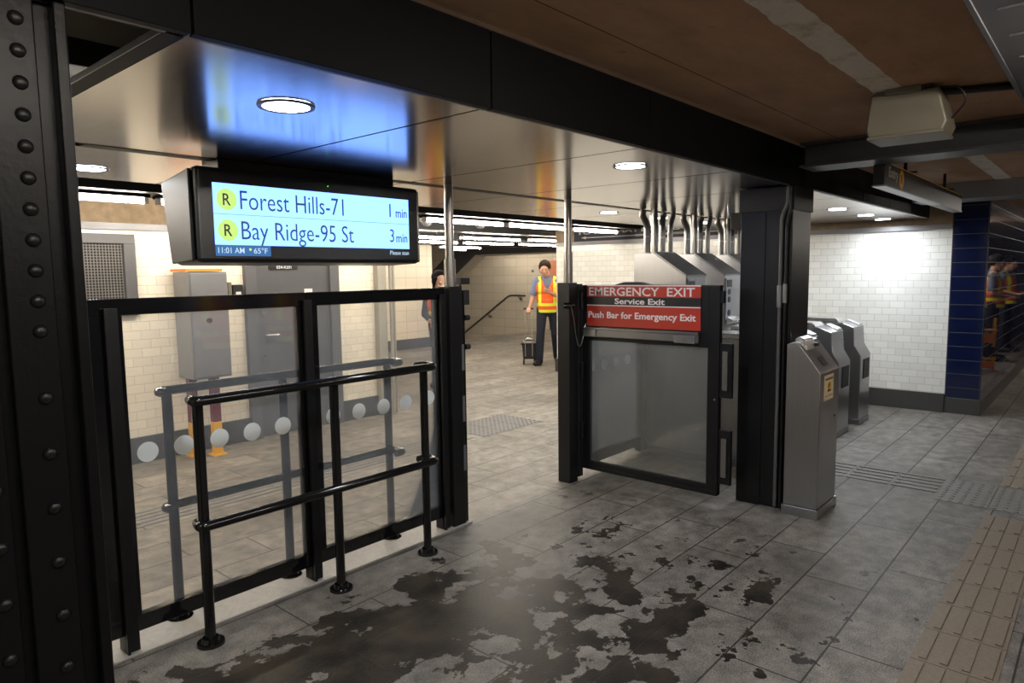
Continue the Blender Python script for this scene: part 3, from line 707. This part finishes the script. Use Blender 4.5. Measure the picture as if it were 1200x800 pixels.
# ------------------------------------------------------------------ fluorescents
def tube_fixture(name, x0, x1, y, z, label, group, mat='tube', top=2.46):
    t = thing(name, label, 'ceiling light', ((x0+x1)/2, y, z), group)
    put('housing', MB().box(x0, x1, y-.06, y+.06, z+.022, z+.045), 'fascia' if mat == 'tube' else 'beam', t, bevel=.003)
    put('lamp_tube', MB().tube([(x0+.03, y, z), (x1-.03, y, z)], .018 if y < 6 else .014, 12), mat, t)
    for a in (x0, x1-.03): put('end_cap', MB().box(a, a+.03, y-.022, y+.022, z-.02, z+.025), 'white', t)
    for a in (x0+.25, x1-.25): put('hanger', MB().cyl((a, y, z+.045), (a, y, top), .008, n=8), 'cabinet', t)
    return t
G = 'fluorescent tubes along the black beam'
xs = [(-.4, .82), (.86, 2.06), (2.12, 3.34), (3.38, 4.60), (4.70, 5.92), (5.96, 7.18), (7.22, 8.3)]
nm = ['hidden behind riveted column', 'left of the arrival screen', 'behind the arrival screen left edge', 'just right of the arrival screen', 'between the two steel poles', 'meeting the right steel pole', 'right of the right steel pole']
for (a, b2), n_ in zip(xs, nm): tube_fixture('fluorescent_light', a, b2, 5.3, 2.12, 'bright fluorescent tube under the black beam, '+n_, G, 'tube', 2.165)
G = 'fluorescent tubes deeper in the mezzanine'
for (a, b2, y, z, n_) in ((5.95, 7.2, 7.55, 2.10, 'nearest row left end'), (7.25, 8.6, 7.35, 2.10, 'nearest row middle'), (8.65, 9.9, 7.2, 2.10, 'nearest row right end'),
                       (7.1, 8.4, 8.6, 2.10, 'middle row left end'), (8.45, 9.75, 8.5, 2.10, 'middle row centre'), (9.8, 11.1, 8.4, 2.10, 'middle row right end'),
                       (9.3, 10.5, 10.05, 2.10, 'short one below the others'), (10.45, 11.0, 11.0, 2.10, 'furthest left by the stairs')):
    tube_fixture('fluorescent_light', a, b2, y, z, 'far fluorescent tube in the mezzanine ceiling, '+n_, G)
G = G2 = 'fluorescent fixtures over the paving on the near side'
for a, y in ((-1.6, -1.2), (1.2, -2.2), (5.0, -2.2), (8.6, -1.6), (12, -1.0), (13.6, -1.0)):  # unseen lamps added as fill for the near floor and ceiling
    tube_fixture('fluorescent_light', a, a+1.25, y, 2.27, 'unseen fluorescent tube added to brighten the near side', G, 'tube_near', 2.34)
for a, y, n_ in ((13.4, 12.6, 'first over the stairs'), (13.4, 10.6, 'second, before the stairs'), (13.4, 8.2, 'third, above the corridor')):  # unseen lamps added to brighten the stair wall
    tube_fixture('fluorescent_light', a, a+1.3, y, 2.3, 'unseen fluorescent tube added to brighten the stair wall behind the dark soffit, '+n_, 'added fluorescent tubes over the stair landing')
tube_fixture('fluorescent_light', -1.25, -.12, 2.35, 2.2, 'unseen fluorescent tube added behind the riveted column to brighten the upper ceiling', 'fluorescent tubes along the black beam')  # added lamp, brightens the ceiling strip seen past the canopy edge
tube_fixture('fluorescent_light', -.95, .20, 3.75, 2.15, 'unseen fluorescent tube added beyond the riveted column to brighten the upper ceiling', 'fluorescent tubes along the black beam')  # another added lamp for that ceiling strip
for a, y, n_ in ((1.9, -.05, 'beside the mirrored workers'), (13.2, -.1, 'beyond the blue tiled corner')):  # added lamps light the workers so their reflections show
    tube_fixture('fluorescent_light', a, a+1.2, y, 2.25, 'unseen fluorescent tube added to light the orange vests, '+n_, G2, 'tube_near', 2.34)
tube_fixture('fluorescent_light', -.2, 1.0, .22, 2.25, 'fluorescent tube on the ceiling above the camera', G2, 'tube_near', 2.34)

# dome cameras
def dome(x, y, z, lb):
    t = thing('dome_camera', lb, 'camera', (x, y, z), 'dome cameras')
    put('housing', MB().cyl((x, y, z), (x, y, z+.06), .085, .09, 28), 'soffit', t, bevel=.004)
    put('stem', MB().cyl((x, y, z+.06), (x, y, 2.46), .02), 'cabinet', t)
    put('dome', MB().ball((x, y, z), .062, (1, 1, .9), 20), 'cabinet', t)
    put('ring', MB().tube([(x+.064*math.cos(a), y+.064*math.sin(a), z-.003) for a in [2*math.pi*i/24 for i in range(25)]], .006, 8), 'white', t)
dome(5.15, 5.75, 2.15, 'white dome camera just right of the arrival screen')
dome(5.95, 5.7, 2.15, 'white dome camera between the two steel poles')

# ------------------------------------------------------------------ left wall items
dr = struct('door_1', MB().box(3.33, 4.15, 6.185, 6.21, .01, 1.93), 'grey_door')
fr = MB(); fr.box(3.22, 3.33, 6.15, 6.21, 0, 1.965); fr.box(4.15, 4.26, 6.15, 6.21, 0, 1.965); fr.box(3.22, 4.26, 6.15, 6.21, 1.90, 1.965)
put('door_frame', fr, 'grey_frame', dr, bevel=.003)
put('door_plate', B(3.48, 3.79, 6.176, 6.184, 1.63, 1.685), 'signblack', dr)
put('plate_text', text_mb('034-R201', '-Y', (3.56, 6.176, 1.642), .16, .03, .01), 'white', dr)
put('door_handle', MB().tube([(3.40, 6.185, 1.0), (3.40, 6.13, 1.0), (3.53, 6.13, 1.0)], .012, rad=.02), 'steel_bright', dr)
put('door_lock', MB().cyl((3.40, 6.186, 1.22), (3.40, 6.165, 1.22), .022).cyl((3.40, 6.186, .80), (3.40, 6.17, .80), .012), 'steel_bright', dr)
put('door_notice', B(3.86, 3.95, 6.178, 6.184, 1.40, 1.44), 'paper', dr)

vt = thing('ventilation_grille', 'grey framed wire mesh vent in the cream tile wall', 'vent', (1.7, 6.17, 1.27))
put('frame', MB().box(1.1, 2.27, 6.15, 6.20, 1.85, 1.93).box(1.1, 2.27, 6.15, 6.20, 1.26, 1.34).box(2.18, 2.27, 6.15, 6.20, 1.34, 1.85).box(1.1, 1.19, 6.15, 6.20, 1.34, 1.85), 'grey_frame', vt, bevel=.003)
put('dark_recess', B(1.19, 2.18, 6.188, 6.20, 1.34, 1.85), 'black_matte', vt)
ms = MB(); x = 1.2
while x < 2.18: ms.box(x, x+.006, 6.176, 6.18, 1.34, 1.85); x += .023
z = 1.35
while z < 1.85: ms.box(1.19, 2.18, 6.171, 6.176, z, z+.006); z += .023
put('wire_mesh', ms, 'mesh_grey', vt, smooth=False)

cb_ = thing('electrical_cabinet', 'tall grey metal cabinet on painted legs against the tile wall', 'cabinet', (2.7, 6.0, 0))
put('body', B(2.55, 2.885, 5.83, 6.13, .70, 1.615), 'cabinet', cb_, bevel=.006)
put('door', B(2.56, 2.875, 5.815, 5.83, .715, 1.60), 'grey_metal', cb_, bevel=.004)
put('cover_board', B(2.53, 2.84, 5.82, 6.13, 1.618, 1.64), 'orange', cb_, bevel=.002)
put('lock', MB().cyl((2.70, 5.816, 1.20), (2.70, 5.80, 1.20), .022), 'black_matte', cb_)
for x, y in ((2.62, 6.05), (2.76, 5.92)):
    lg = put('leg', B(x-.035, x+.035, y-.035, y+.035, .30, .71), 'maroon', cb_, bevel=.004)
    put('painted_foot', B(x-.036, x+.036, y-.036, y+.036, .012, .30), 'yellow', lg, bevel=.004)
    put('foot_plate', B(x-.06, x+.06, y-.06, y+.06, 0, .012), 'yellow', lg)
cr = thing('card_reader', 'small black and white card reader on tile wall beside the grey door', 'card reader', (3.13, 6.18, 1.36))
put('box', B(3.09, 3.19, 6.14, 6.2, 1.32, 1.495), 'black_matte', cr, bevel=.008)
put('label_plate', B(3.115, 3.165, 6.136, 6.141, 1.345, 1.43), 'paper', cr)
put('side_bracket', B(3.05, 3.085, 6.15, 6.2, 1.32, 1.52), 'heater', cr, bevel=.004)
wc = thing('wall_conduit', 'pair of upright conduits at the tile wall corner', 'pipe', (4.92, 6.4, 0))
put('pipe', MB().tube([(4.90, 6.10, 0), (4.90, 6.10, 2.3)], .02), 'soffit', wc)
put('pipe', MB().tube([(4.955, 6.12, 0), (4.955, 6.12, 2.3)], .016), 'soffit', wc)
hr = thing('stair_handrail', 'steel handrail sloping down the cream tile stair wall', 'handrail', (14.9, 13.5, .9))
put('rail', MB().tube([(14.88, 12.55, .93), (14.88, 13.15, .93), (14.88, 16.3, -1.05)], .028, rad=.1), 'steel_dark', hr)
for y, z in ((12.8, .93), (14.0, .38), (15.4, -.50)): put('bracket', MB().tube([(15.0, y, z-.09), (14.9, y, z-.09), (14.88, y, z-.01)], .014, rad=.03).cyl((15.0, y, z-.09), (14.98, y, z-.09), .05), 'steel', hr)
tag(put('wall_panel', B(14.96, 14.99, 9.5, 11.75, .9, 1.9), 'orange_pink'), 'orange pink panel on the far wall behind the man', 'panel')
vp = MB()
for dy in (0, .28): vp.cyl((14.99, 12.35-dy, 1.62), (14.97, 12.35-dy, 1.62), .035)
tag(put('wall_outlet', vp, 'grey_metal'), 'two small round fittings on the far cream tile wall', 'outlet')

# ------------------------------------------------------------------ near ceiling items
ht = thing('ceiling_heater', 'boxy beige metal unit hanging from the brown ceiling', 'ceiling unit', (3.5, .73, 2.13))
put('case', MB().prism([(.60, 2.325), (.86, 2.325), (.875, 2.18), (.865, 2.145), (.58, 2.145), (.565, 2.18)], 0, 3.40, 3.62), 'heater', ht, bevel=.010)
put('lower_lip', B(3.392, 3.628, .575, .868, 2.135, 2.148), 'heater', ht, bevel=.003)
put('hanger', MB().tube([(3.5, .80, 2.32), (3.5, .80, 2.345)], .012).tube([(3.5, .66, 2.32), (3.5, .66, 2.345)], .012), 'black_matte', ht)
put('cable', MB().tube([(3.45, .60, 2.33), (3.40, .52, 2.31), (3.42, .50, 2.25), (3.48, .56, 2.20)], .004, 8, rad=.04), 'black_matte', ht)
put('cable', MB().tube([(3.42, .76, 2.33), (3.38, .70, 2.32), (3.40, .62, 2.335)], .005, 8, rad=.03), 'black_matte', ht)
cdx = thing('ceiling_conduit', 'dark conduit on the brown ceiling beside the hanging unit', 'pipe', (3.5, .5, 2.32))
put('pipe', MB().tube([(3.47, .64, 2.325), (3.52, .60, 2.322), (3.62, .36, 2.322), (3.75, .1, 2.322)], .016, rad=.04), 'black_matte', cdx)
put('junction_box', B(3.38, 3.46, .66, .80, 2.315, 2.34), 'heater', cdx, bevel=.003)
gv = thing('metal_ceiling_panel', 'grey blue ribbed metal panel at the top right ceiling corner', 'panel', (4, .2, 2.27))
gp_ = MB(); gp_.box(-1.0, 4.38, -.35, .345, 2.285, 2.335); put('panel', gp_, M['beam'], gv, bevel=.004)
put('edge_strip', B(-1.0, 4.38, .335, .349, 2.278, 2.30), 'beam', gv, bevel=.001)
for i in range(18): put('rib', B(-.8+.29*i, -.79+.29*i, -.34, .29, 2.279, 2.286), 'beam', gv)

es = thing('entry_sign', 'long black hanging sign reading Entry with amber route circle', 'sign', (6.0, 1.1, 2.06))
put('sign_box', B(4.63, 7.35, 1.075, 1.14, 2.07, 2.205), 'signblack', es, bevel=.003)
put('lower_edge', B(4.63, 6.35, 1.07, 1.145, 2.062, 2.071), 'cabinet', es)
put('lower_edge', B(6.35, 7.35, 1.07, 1.145, 2.062, 2.071), 'grey_frame', es)
put('upper_edge', B(4.63, 7.35, 1.072, 1.08, 2.203, 2.207), 'yellow', es)
put('lettering', text_mb('Entry', '-Y', (4.72, 1.0745, 2.105), .235, .082, .015), 'dullwhite', es)
dd = put('route_circle', disc_mb((5.05, 1.0745, 2.137), .058, 1, -.001), 'amber', es)
put('route_letter', text_mb('R', '-Y', (5.025, 1.073, 2.11), .05, .055, .02), 'signblack', dd)
for x in (5.3, 6.7): put('hanger', MB().box(x, x+.03, 1.04, 1.18, 2.205, 2.215).box(x+.005, x+.025, 1.10, 1.12, 2.2, 2.34), 'black_matte', es)

# ------------------------------------------------------------------ people
def remesh(mb, vox, mat, name, parent, smooth_it=6):
    bm = mb.bm; me = bpy.data.meshes.new('tmp'); bm.to_mesh(me); bm.free()
    o = bpy.data.objects.new('tmp', me); COL.objects.link(o)
    r = o.modifiers.new('r', 'REMESH'); r.mode = 'VOXEL'; r.voxel_size = vox; r.use_smooth_shade = True
    s = o.modifiers.new('s', 'SMOOTH'); s.iterations = smooth_it; s.factor = .5
    bpy.context.view_layer.update()
    m2 = bpy.data.meshes.new_from_object(o.evaluated_get(bpy.context.evaluated_depsgraph_get())); m2.name = name
    bpy.data.objects.remove(o); bpy.data.meshes.remove(me)
    m2.materials.clear(); m2.materials.append(M[mat])
    for p in m2.polygons: p.use_smooth = True
    o = bpy.data.objects.new(name, m2); COL.objects.link(o); o.parent = parent; return o
def hand(mb, wrist, d, up, side, grip=.5, L=.18):
    """palm + 4 fingers + thumb. d: pointing direction, up: back of hand, side: thumb side."""
    w = Vector(wrist); d = Vector(d).normalized(); up = Vector(up); up = (up-d*up.dot(d)).normalized(); sd = d.cross(up)*side
    pc = w + d*.045
    for k in (-1, -.33, .33, 1): mb.cap(w+sd*.012*k, .014, w+d*.085+sd*.028*k, .012, 8)
    for k, l in ((1, .068), (.33, .078), (-.33, .072), (-1, .056)):
        p = w+d*.085+sd*.029*k; a = d; 
        for j in range(3):
            ang = grip*(.6+.5*j); a = (d*math.cos(ang*(j+1)*.8) - up*math.sin(ang*(j+1)*.8)).normalized()
            q = p+a*l*(.42, .32, .26)[j]; mb.cap(p, .0088-.001*j, q, .0082-.001*j, 8); p = q
    p = w+d*.02+sd*.026; q = p+(d*.6+sd*.8-up*.3*grip*2).normalized()*.042; mb.cap(p, .012, q, .010, 8)
    mb.cap(q, .010, q+(d*.85+sd*.2-up*.5*grip*2).normalized()*.034, .008, 8)
def person(name, label, loc, rz, pose, skin='skin', hair='hair', top='shirt', pants='navy', sc=1.0, long_hair=False, long_sleeves=False, hs=1.12):
    t = thing(name, label, 'person', loc, None, rz)
    V = Vector
    hc = V(pose['head']); look = V(pose['look']).normalized(); hip = V(pose['hip']); ch = V(pose['chest'])
    sh = [V(p) for p in pose['shoulders']]; el = [V(p) for p in pose['elbows']]; wr = [V(p) for p in pose['wrists']]
    kn = [V(p) for p in pose['knees']]; an = [V(p) for p in pose['ankles']]
    hp_ = [hip+V((-.09, 0, -.02)), hip+V((.09, 0, -.02))]
    right = look.cross(V((0, 0, 1))).normalized()*1; upv = right.cross(look).normalized()
    def hd(a, b_, c_): return hc + right*a + look*b_ + upv*c_
    rot = Matrix((right, look, upv)).transposed()
    mb = MB()
    # head: cranium, face wedge, jaw, nose, ears, brow, lips
    mb.ball(hd(0, -.012, .035), .083, (.92, 1.12, 1.0), 24, rot); mb.ball(hd(0, .03, -.02), .064, (.95, .9, 1.25), 20, rot)
    mb.ball(hd(0, .048, -.078), .034, (1.15, .9, .75), 16, rot); mb.cap(hd(0, .088, .008), .008, hd(0, .107, -.026), .0125, 10)
    mb.ball(hd(-.012, .094, -.030), .009, n=10); mb.ball(hd(.012, .094, -.030), .009, n=10)
    mb.ball(hd(0, .085, -.056), .016, (1.3, .5, .35), 12, rot); mb.cap(hd(-.035, .078, .026), .010, hd(.035, .078, .026), .010, 8)
    for s in (-1, 1):
        mb.ball(hd(.079*s, -.005, -.008), .024, (.35, .75, 1.2), 14, rot); mb.ball(hd(.042*s, .058, -.022), .022, n=12)
    def grow(mb_):
        for v in mb_.bm.verts: v.co = hc+(v.co-hc)*hs
    grow(mb)
    neck = ch+V((0, .01, .20)); mb.cap(neck, .062, hd(0, -.02, -.06), .058, 16)
    # trunk and limbs
    mb.ball(ch+V((0, 0, .02)), .15, (1.12, .70, 1.15), 20); mb.ball((ch+hip)/2, .135, (1.02, .72, 1.1), 20); mb.ball(hip, .15, (1.05, .75, .8), 20)
    mb.cap(sh[0], .058, sh[1], .058)
    for i, s in ((0, -1), (1, 1)):
        mb.cap(sh[i], .052, el[i], .040); mb.cap(el[i], .039, wr[i], .026)
        mb.cap(hp_[i], .085, kn[i], .056); mb.cap(kn[i], .055, an[i], .036); mb.cap(an[i], .034, an[i]+V((0, -.04, -.05)), .028)
        hand(mb, wr[i], pose['hdir'][i], pose['hup'][i], pose['hside'][i], pose['grip'][i])
    remesh(mb, .006, skin, 'body', t, 3)
    # shirt, trousers, vest, shoes, hair
    mb = MB(); mb.ball(ch+V((0, 0, .02)), .165, (1.12, .72, 1.12), 20); mb.ball((ch+hip)/2, .152, (1.03, .76, 1.2), 20); mb.ball(hip+V((0, 0, .0)), .162, (1.06, .80, .72), 20)
    mb.cap(sh[0], .068, sh[1], .068); mb.cap(neck+V((0, 0, -.09)), .085, neck+V((0, 0, .0)), .068)
    for i in (0, 1):
        if long_sleeves: mb.cap(sh[i], .064, el[i], .052); mb.cap(el[i], .052, wr[i]*.92+el[i]*.08, .037)
        else: mb.cap(sh[i], .066, sh[i]*.25+el[i]*.75, .060)
    remesh(mb, .009, top, 'shirt', t)
    mb = MB(); mb.ball(hip+V((0, 0, -.03)), .160, (1.07, .80, .75), 20)
    for i in (0, 1): mb.cap(hp_[i], .098, kn[i], .072); mb.cap(kn[i], .074, an[i]+V((0, 0, -.03)), .070)
    remesh(mb, .009, pants, 'trousers', t)
    for i in (0, 1):
        mb = MB(); a = an[i]; fx = -.06 if i == 0 else .03; mb.cap(a+V((0, .03, -.040)), .050, a+V((fx, -.17, -.055)), .042); mb.ball(a+V((fx*.8, -.13, -.056)), .054, (.95, 1.3, .68), 16)
        mb.box(a.x-.05, a.x+.05, a.y-.14, a.y+.08, a.z-.098, a.z-.078)
        remesh(mb, .008, 'shoe', 'shoe', t)
    mb = MB(); mb.ball(ch+V((0, 0, .0)), .186, (1.12, .76, 1.0), 24); mb.ball((ch+hip)/2+V((0, 0, .0)), .178, (1.06, .82, 1.0), 24); mb.cyl(hip+V((0, 0, -.08)), hip+V((0, 0, .14)), .168, .176, 28)
    mb.cap(sh[0]*.82+sh[1]*.18+V((0, 0, .012)), .070, sh[1]*.82+sh[0]*.18+V((0, 0, .012)), .070)
    vo = remesh(mb, .009, 'vest', 'safety_vest', t)
    vm = vo.data; bm = bmesh.new(); bm.from_mesh(vm)      # open V neck
    def in_v(c): return c.y < ch.y and abs(c.x-ch.x) < (c.z-(ch.z-.06))*.42
    bmesh.ops.delete(bm, geom=[f for f in bm.faces if in_v(f.calc_center_median()) or (f.calc_center_median().z > ch.z+.16 and abs(f.calc_center_median().x-ch.x) < .075)], context='FACES'); bm.to_mesh(vm); bm.free()
    sd_ = vo.modifiers.new('thickness', 'SOLIDIFY'); sd_.thickness = .006
    mb = MB(); mb.ball(hd(0, -.026, .052), .096, (.96, 1.06, .98), 24, rot)
    if long_hair:
        for v in mb.bm.verts: v.co -= look*.022
        mb.ball(hd(0, -.075, .0), .075, (1.0, .8, 1.3), 20, rot); mb.ball(hd(0, -.12, .01), .038, n=14)
        for s in (-1, 1): mb.cap(hd(.070*s, .02, .055), .026, hd(.078*s, .0, -.045), .016)
    else:
        for s in (-1, 1): mb.cap(hd(.070*s, -.01, .05), .026, hd(.078*s, -.02, .0), .014)
    grow(mb); ho = remesh(mb, .007, hair, 'hair', t, 2)
    for s in (-1, 1):
        e_ = MB().ball(hd(.032*s, .0845, .006), .0095, (1.3, .6, .6), 10, rot); grow(e_); put('eye', e_, 'eye', t, local=True)
    return t
man_pose = dict(head=(-.04, -.06, 1.625), look=(-.12, -1, -.16), hip=(.0, 0, .98), chest=(.0, -.01, 1.30),
    shoulders=((-.185, 0, 1.43), (.185, 0, 1.43)), elbows=((-.25, -.03, 1.15), (.25, -.05, 1.14)), wrists=((-.30, -.14, .985), (.06, -.24, 1.235)),
    knees=((-.12, -.06, .54), (.13, .03, .54)), ankles=((-.15, -.02, .10), (.17, .28, .13)),
    hdir=((-.2, -.8, -.5), (-.85, -.35, .45)), hup=((0, -.3, 1), (-.2, -.9, -.1)), hside=(1, 1), grip=(.9, .55))
def facing(x, y): return math.atan2(y, x)-math.pi/2
person('person', 'man in orange safety vest and blue shirt pulling a small wheeled cart', (9.18, 7.25, 0), facing(9.18, 7.25), man_pose, hair='hair_brown')
w_pose = dict(head=(.09, -.03, 1.455), look=(.42, -1, -.38), hip=(.10, 0, .90), chest=(.09, -.0, 1.16),
    shoulders=((-.075, 0, 1.28), (.255, 0, 1.28)), elbows=((-.125, -.02, 1.02), (.29, -.02, 1.02)), wrists=((-.06, -.20, .95), (.22, -.22, .98)),
    knees=((.03, -.03, .50), (.17, .0, .50)), ankles=((.02, 0, .10), (.18, .03, .10)),
    hdir=((.5, -.7, 0), (-.4, -.8, .1)), hup=((0, 0, 1), (0, 0, 1)), hside=(1, -1), grip=(.6, .6))
person('person', 'woman with tied black hair looking down behind the glass barrier', (6.45, 7.1, 0), facing(6.45, 7.1), w_pose, 'skin2', 'hair', 'navy2', 'navy', long_hair=True, long_sleeves=True)
# two workers on the near side, seen in the photo only as reflections
o_pose = dict(head=(0, -.04, 1.62), look=(0, -1, -.1), hip=(0, 0, .97), chest=(0, 0, 1.29),
    shoulders=((-.19, 0, 1.42), (.19, 0, 1.42)), elbows=((-.27, -.02, 1.13), (.27, -.02, 1.13)), wrists=((-.16, -.24, 1.08), (.16, -.24, 1.08)),
    knees=((-.1, -.02, .52), (.1, -.02, .52)), ankles=((-.12, 0, .10), (.12, 0, .10)),
    hdir=((.3, -.9, .1), (-.3, -.9, .1)), hup=((0, 0, 1), (0, 0, 1)), hside=(1, -1), grip=(.6, .6))
p3 = person('person', 'worker in orange vest mirrored in the left glass pane', (3.05, -.42, 0), math.pi-.1, o_pose)
copy_tree(p3, (3.85, -.50, 0), 'second worker in orange vest mirrored beside the middle barrier post')
p5 = copy_tree(p3, (14.0, .48, 0), 'worker in orange vest mirrored in the blue tile wall'); p5.rotation_euler = (0, 0, math.pi)
p6 = copy_tree(p3, (15.6, .50, 0), 'further worker in orange vest mirrored in the blue tile wall'); p6.rotation_euler = (0, 0, math.pi+.3)

# wheeled cart (local frame of the man, at his right hand)
rz_ = facing(9.18, 7.25); CART = (9.18+math.cos(rz_)*-.32-math.sin(rz_)*.10, 7.25+math.sin(rz_)*-.32+math.cos(rz_)*.10, 0)
ct = thing('wheeled_cart', 'small black wheeled crate cart with a pull handle beside the man', 'cart', CART, None, facing(9.18, 7.25))
cm = MB(); cm.prism([(-.44, .36), (-.20, .36), (-.22, .10), (-.42, .10)], 1, -.02, .22)
cx = put('crate', cm, 'black_matte', ct, local=True, shift=(.32, -.10, 0), bevel=.01)
put('crate_rim', MB().box(-.455, -.185, -.035, .235, .35, .375), 'black', ct, local=True, shift=(.32, -.10, 0), bevel=.005)
for xx in (-.37, -.25): put('pull_rod', MB().tube([(xx-.01, -.03, .15), (xx-.015, -.10, .97)], .008, 8), 'steel_bright', ct, local=True, shift=(.32, -.10, 0))
put('grip_bar', MB().tube([(-.405, -.10, .97), (-.235, -.10, .97)], .016, 10), 'black_matte', ct, local=True, shift=(.32, -.10, 0))
put('cross_bar', B(-.40, -.23, -.06, -.04, .42, .44), 'black_matte', ct, local=True, shift=(.32, -.10, 0))
put('papers', MB().prism([(-.40, .37), (-.23, .37), (-.25, .43), (-.34, .46), (-.41, .41)], 1, .0, .18), 'paper', ct, local=True, shift=(.32, -.10, 0))
for xx in (-.41, -.23): put('wheel', MB().cyl((xx-.012, -.0, .05), (xx+.012, -.0, .05), .05, n=20).cyl((xx-.012, .18, .05), (xx+.012, .18, .05), .05, n=20), 'black_gloss', ct, local=True, shift=(.32, -.10, 0))

# orange and white barricade on the platform side, mirrored in the blue wall
bc = thing('barricade', 'orange and black barricade boards mirrored in the blue tile wall', 'barricade', (12.6, .35, 0))
for z0, z1, m_ in ((.42, .56, 'orange'), (.22, .36, 'black_matte'), (.03, .14, 'orange')): put('board', B(12.6, 12.63, -.6, .70, z0, z1), m_, bc)
for z0 in (.62, .18): put('rail', MB().tube([(12.58, -.6, z0), (12.58, .72, z0)], .018), 'yellow', bc)
for yy in (-.55, .66): put('leg', B(12.63, 12.67, yy, yy+.04, 0, .80), 'yellow', bc, bevel=.003)
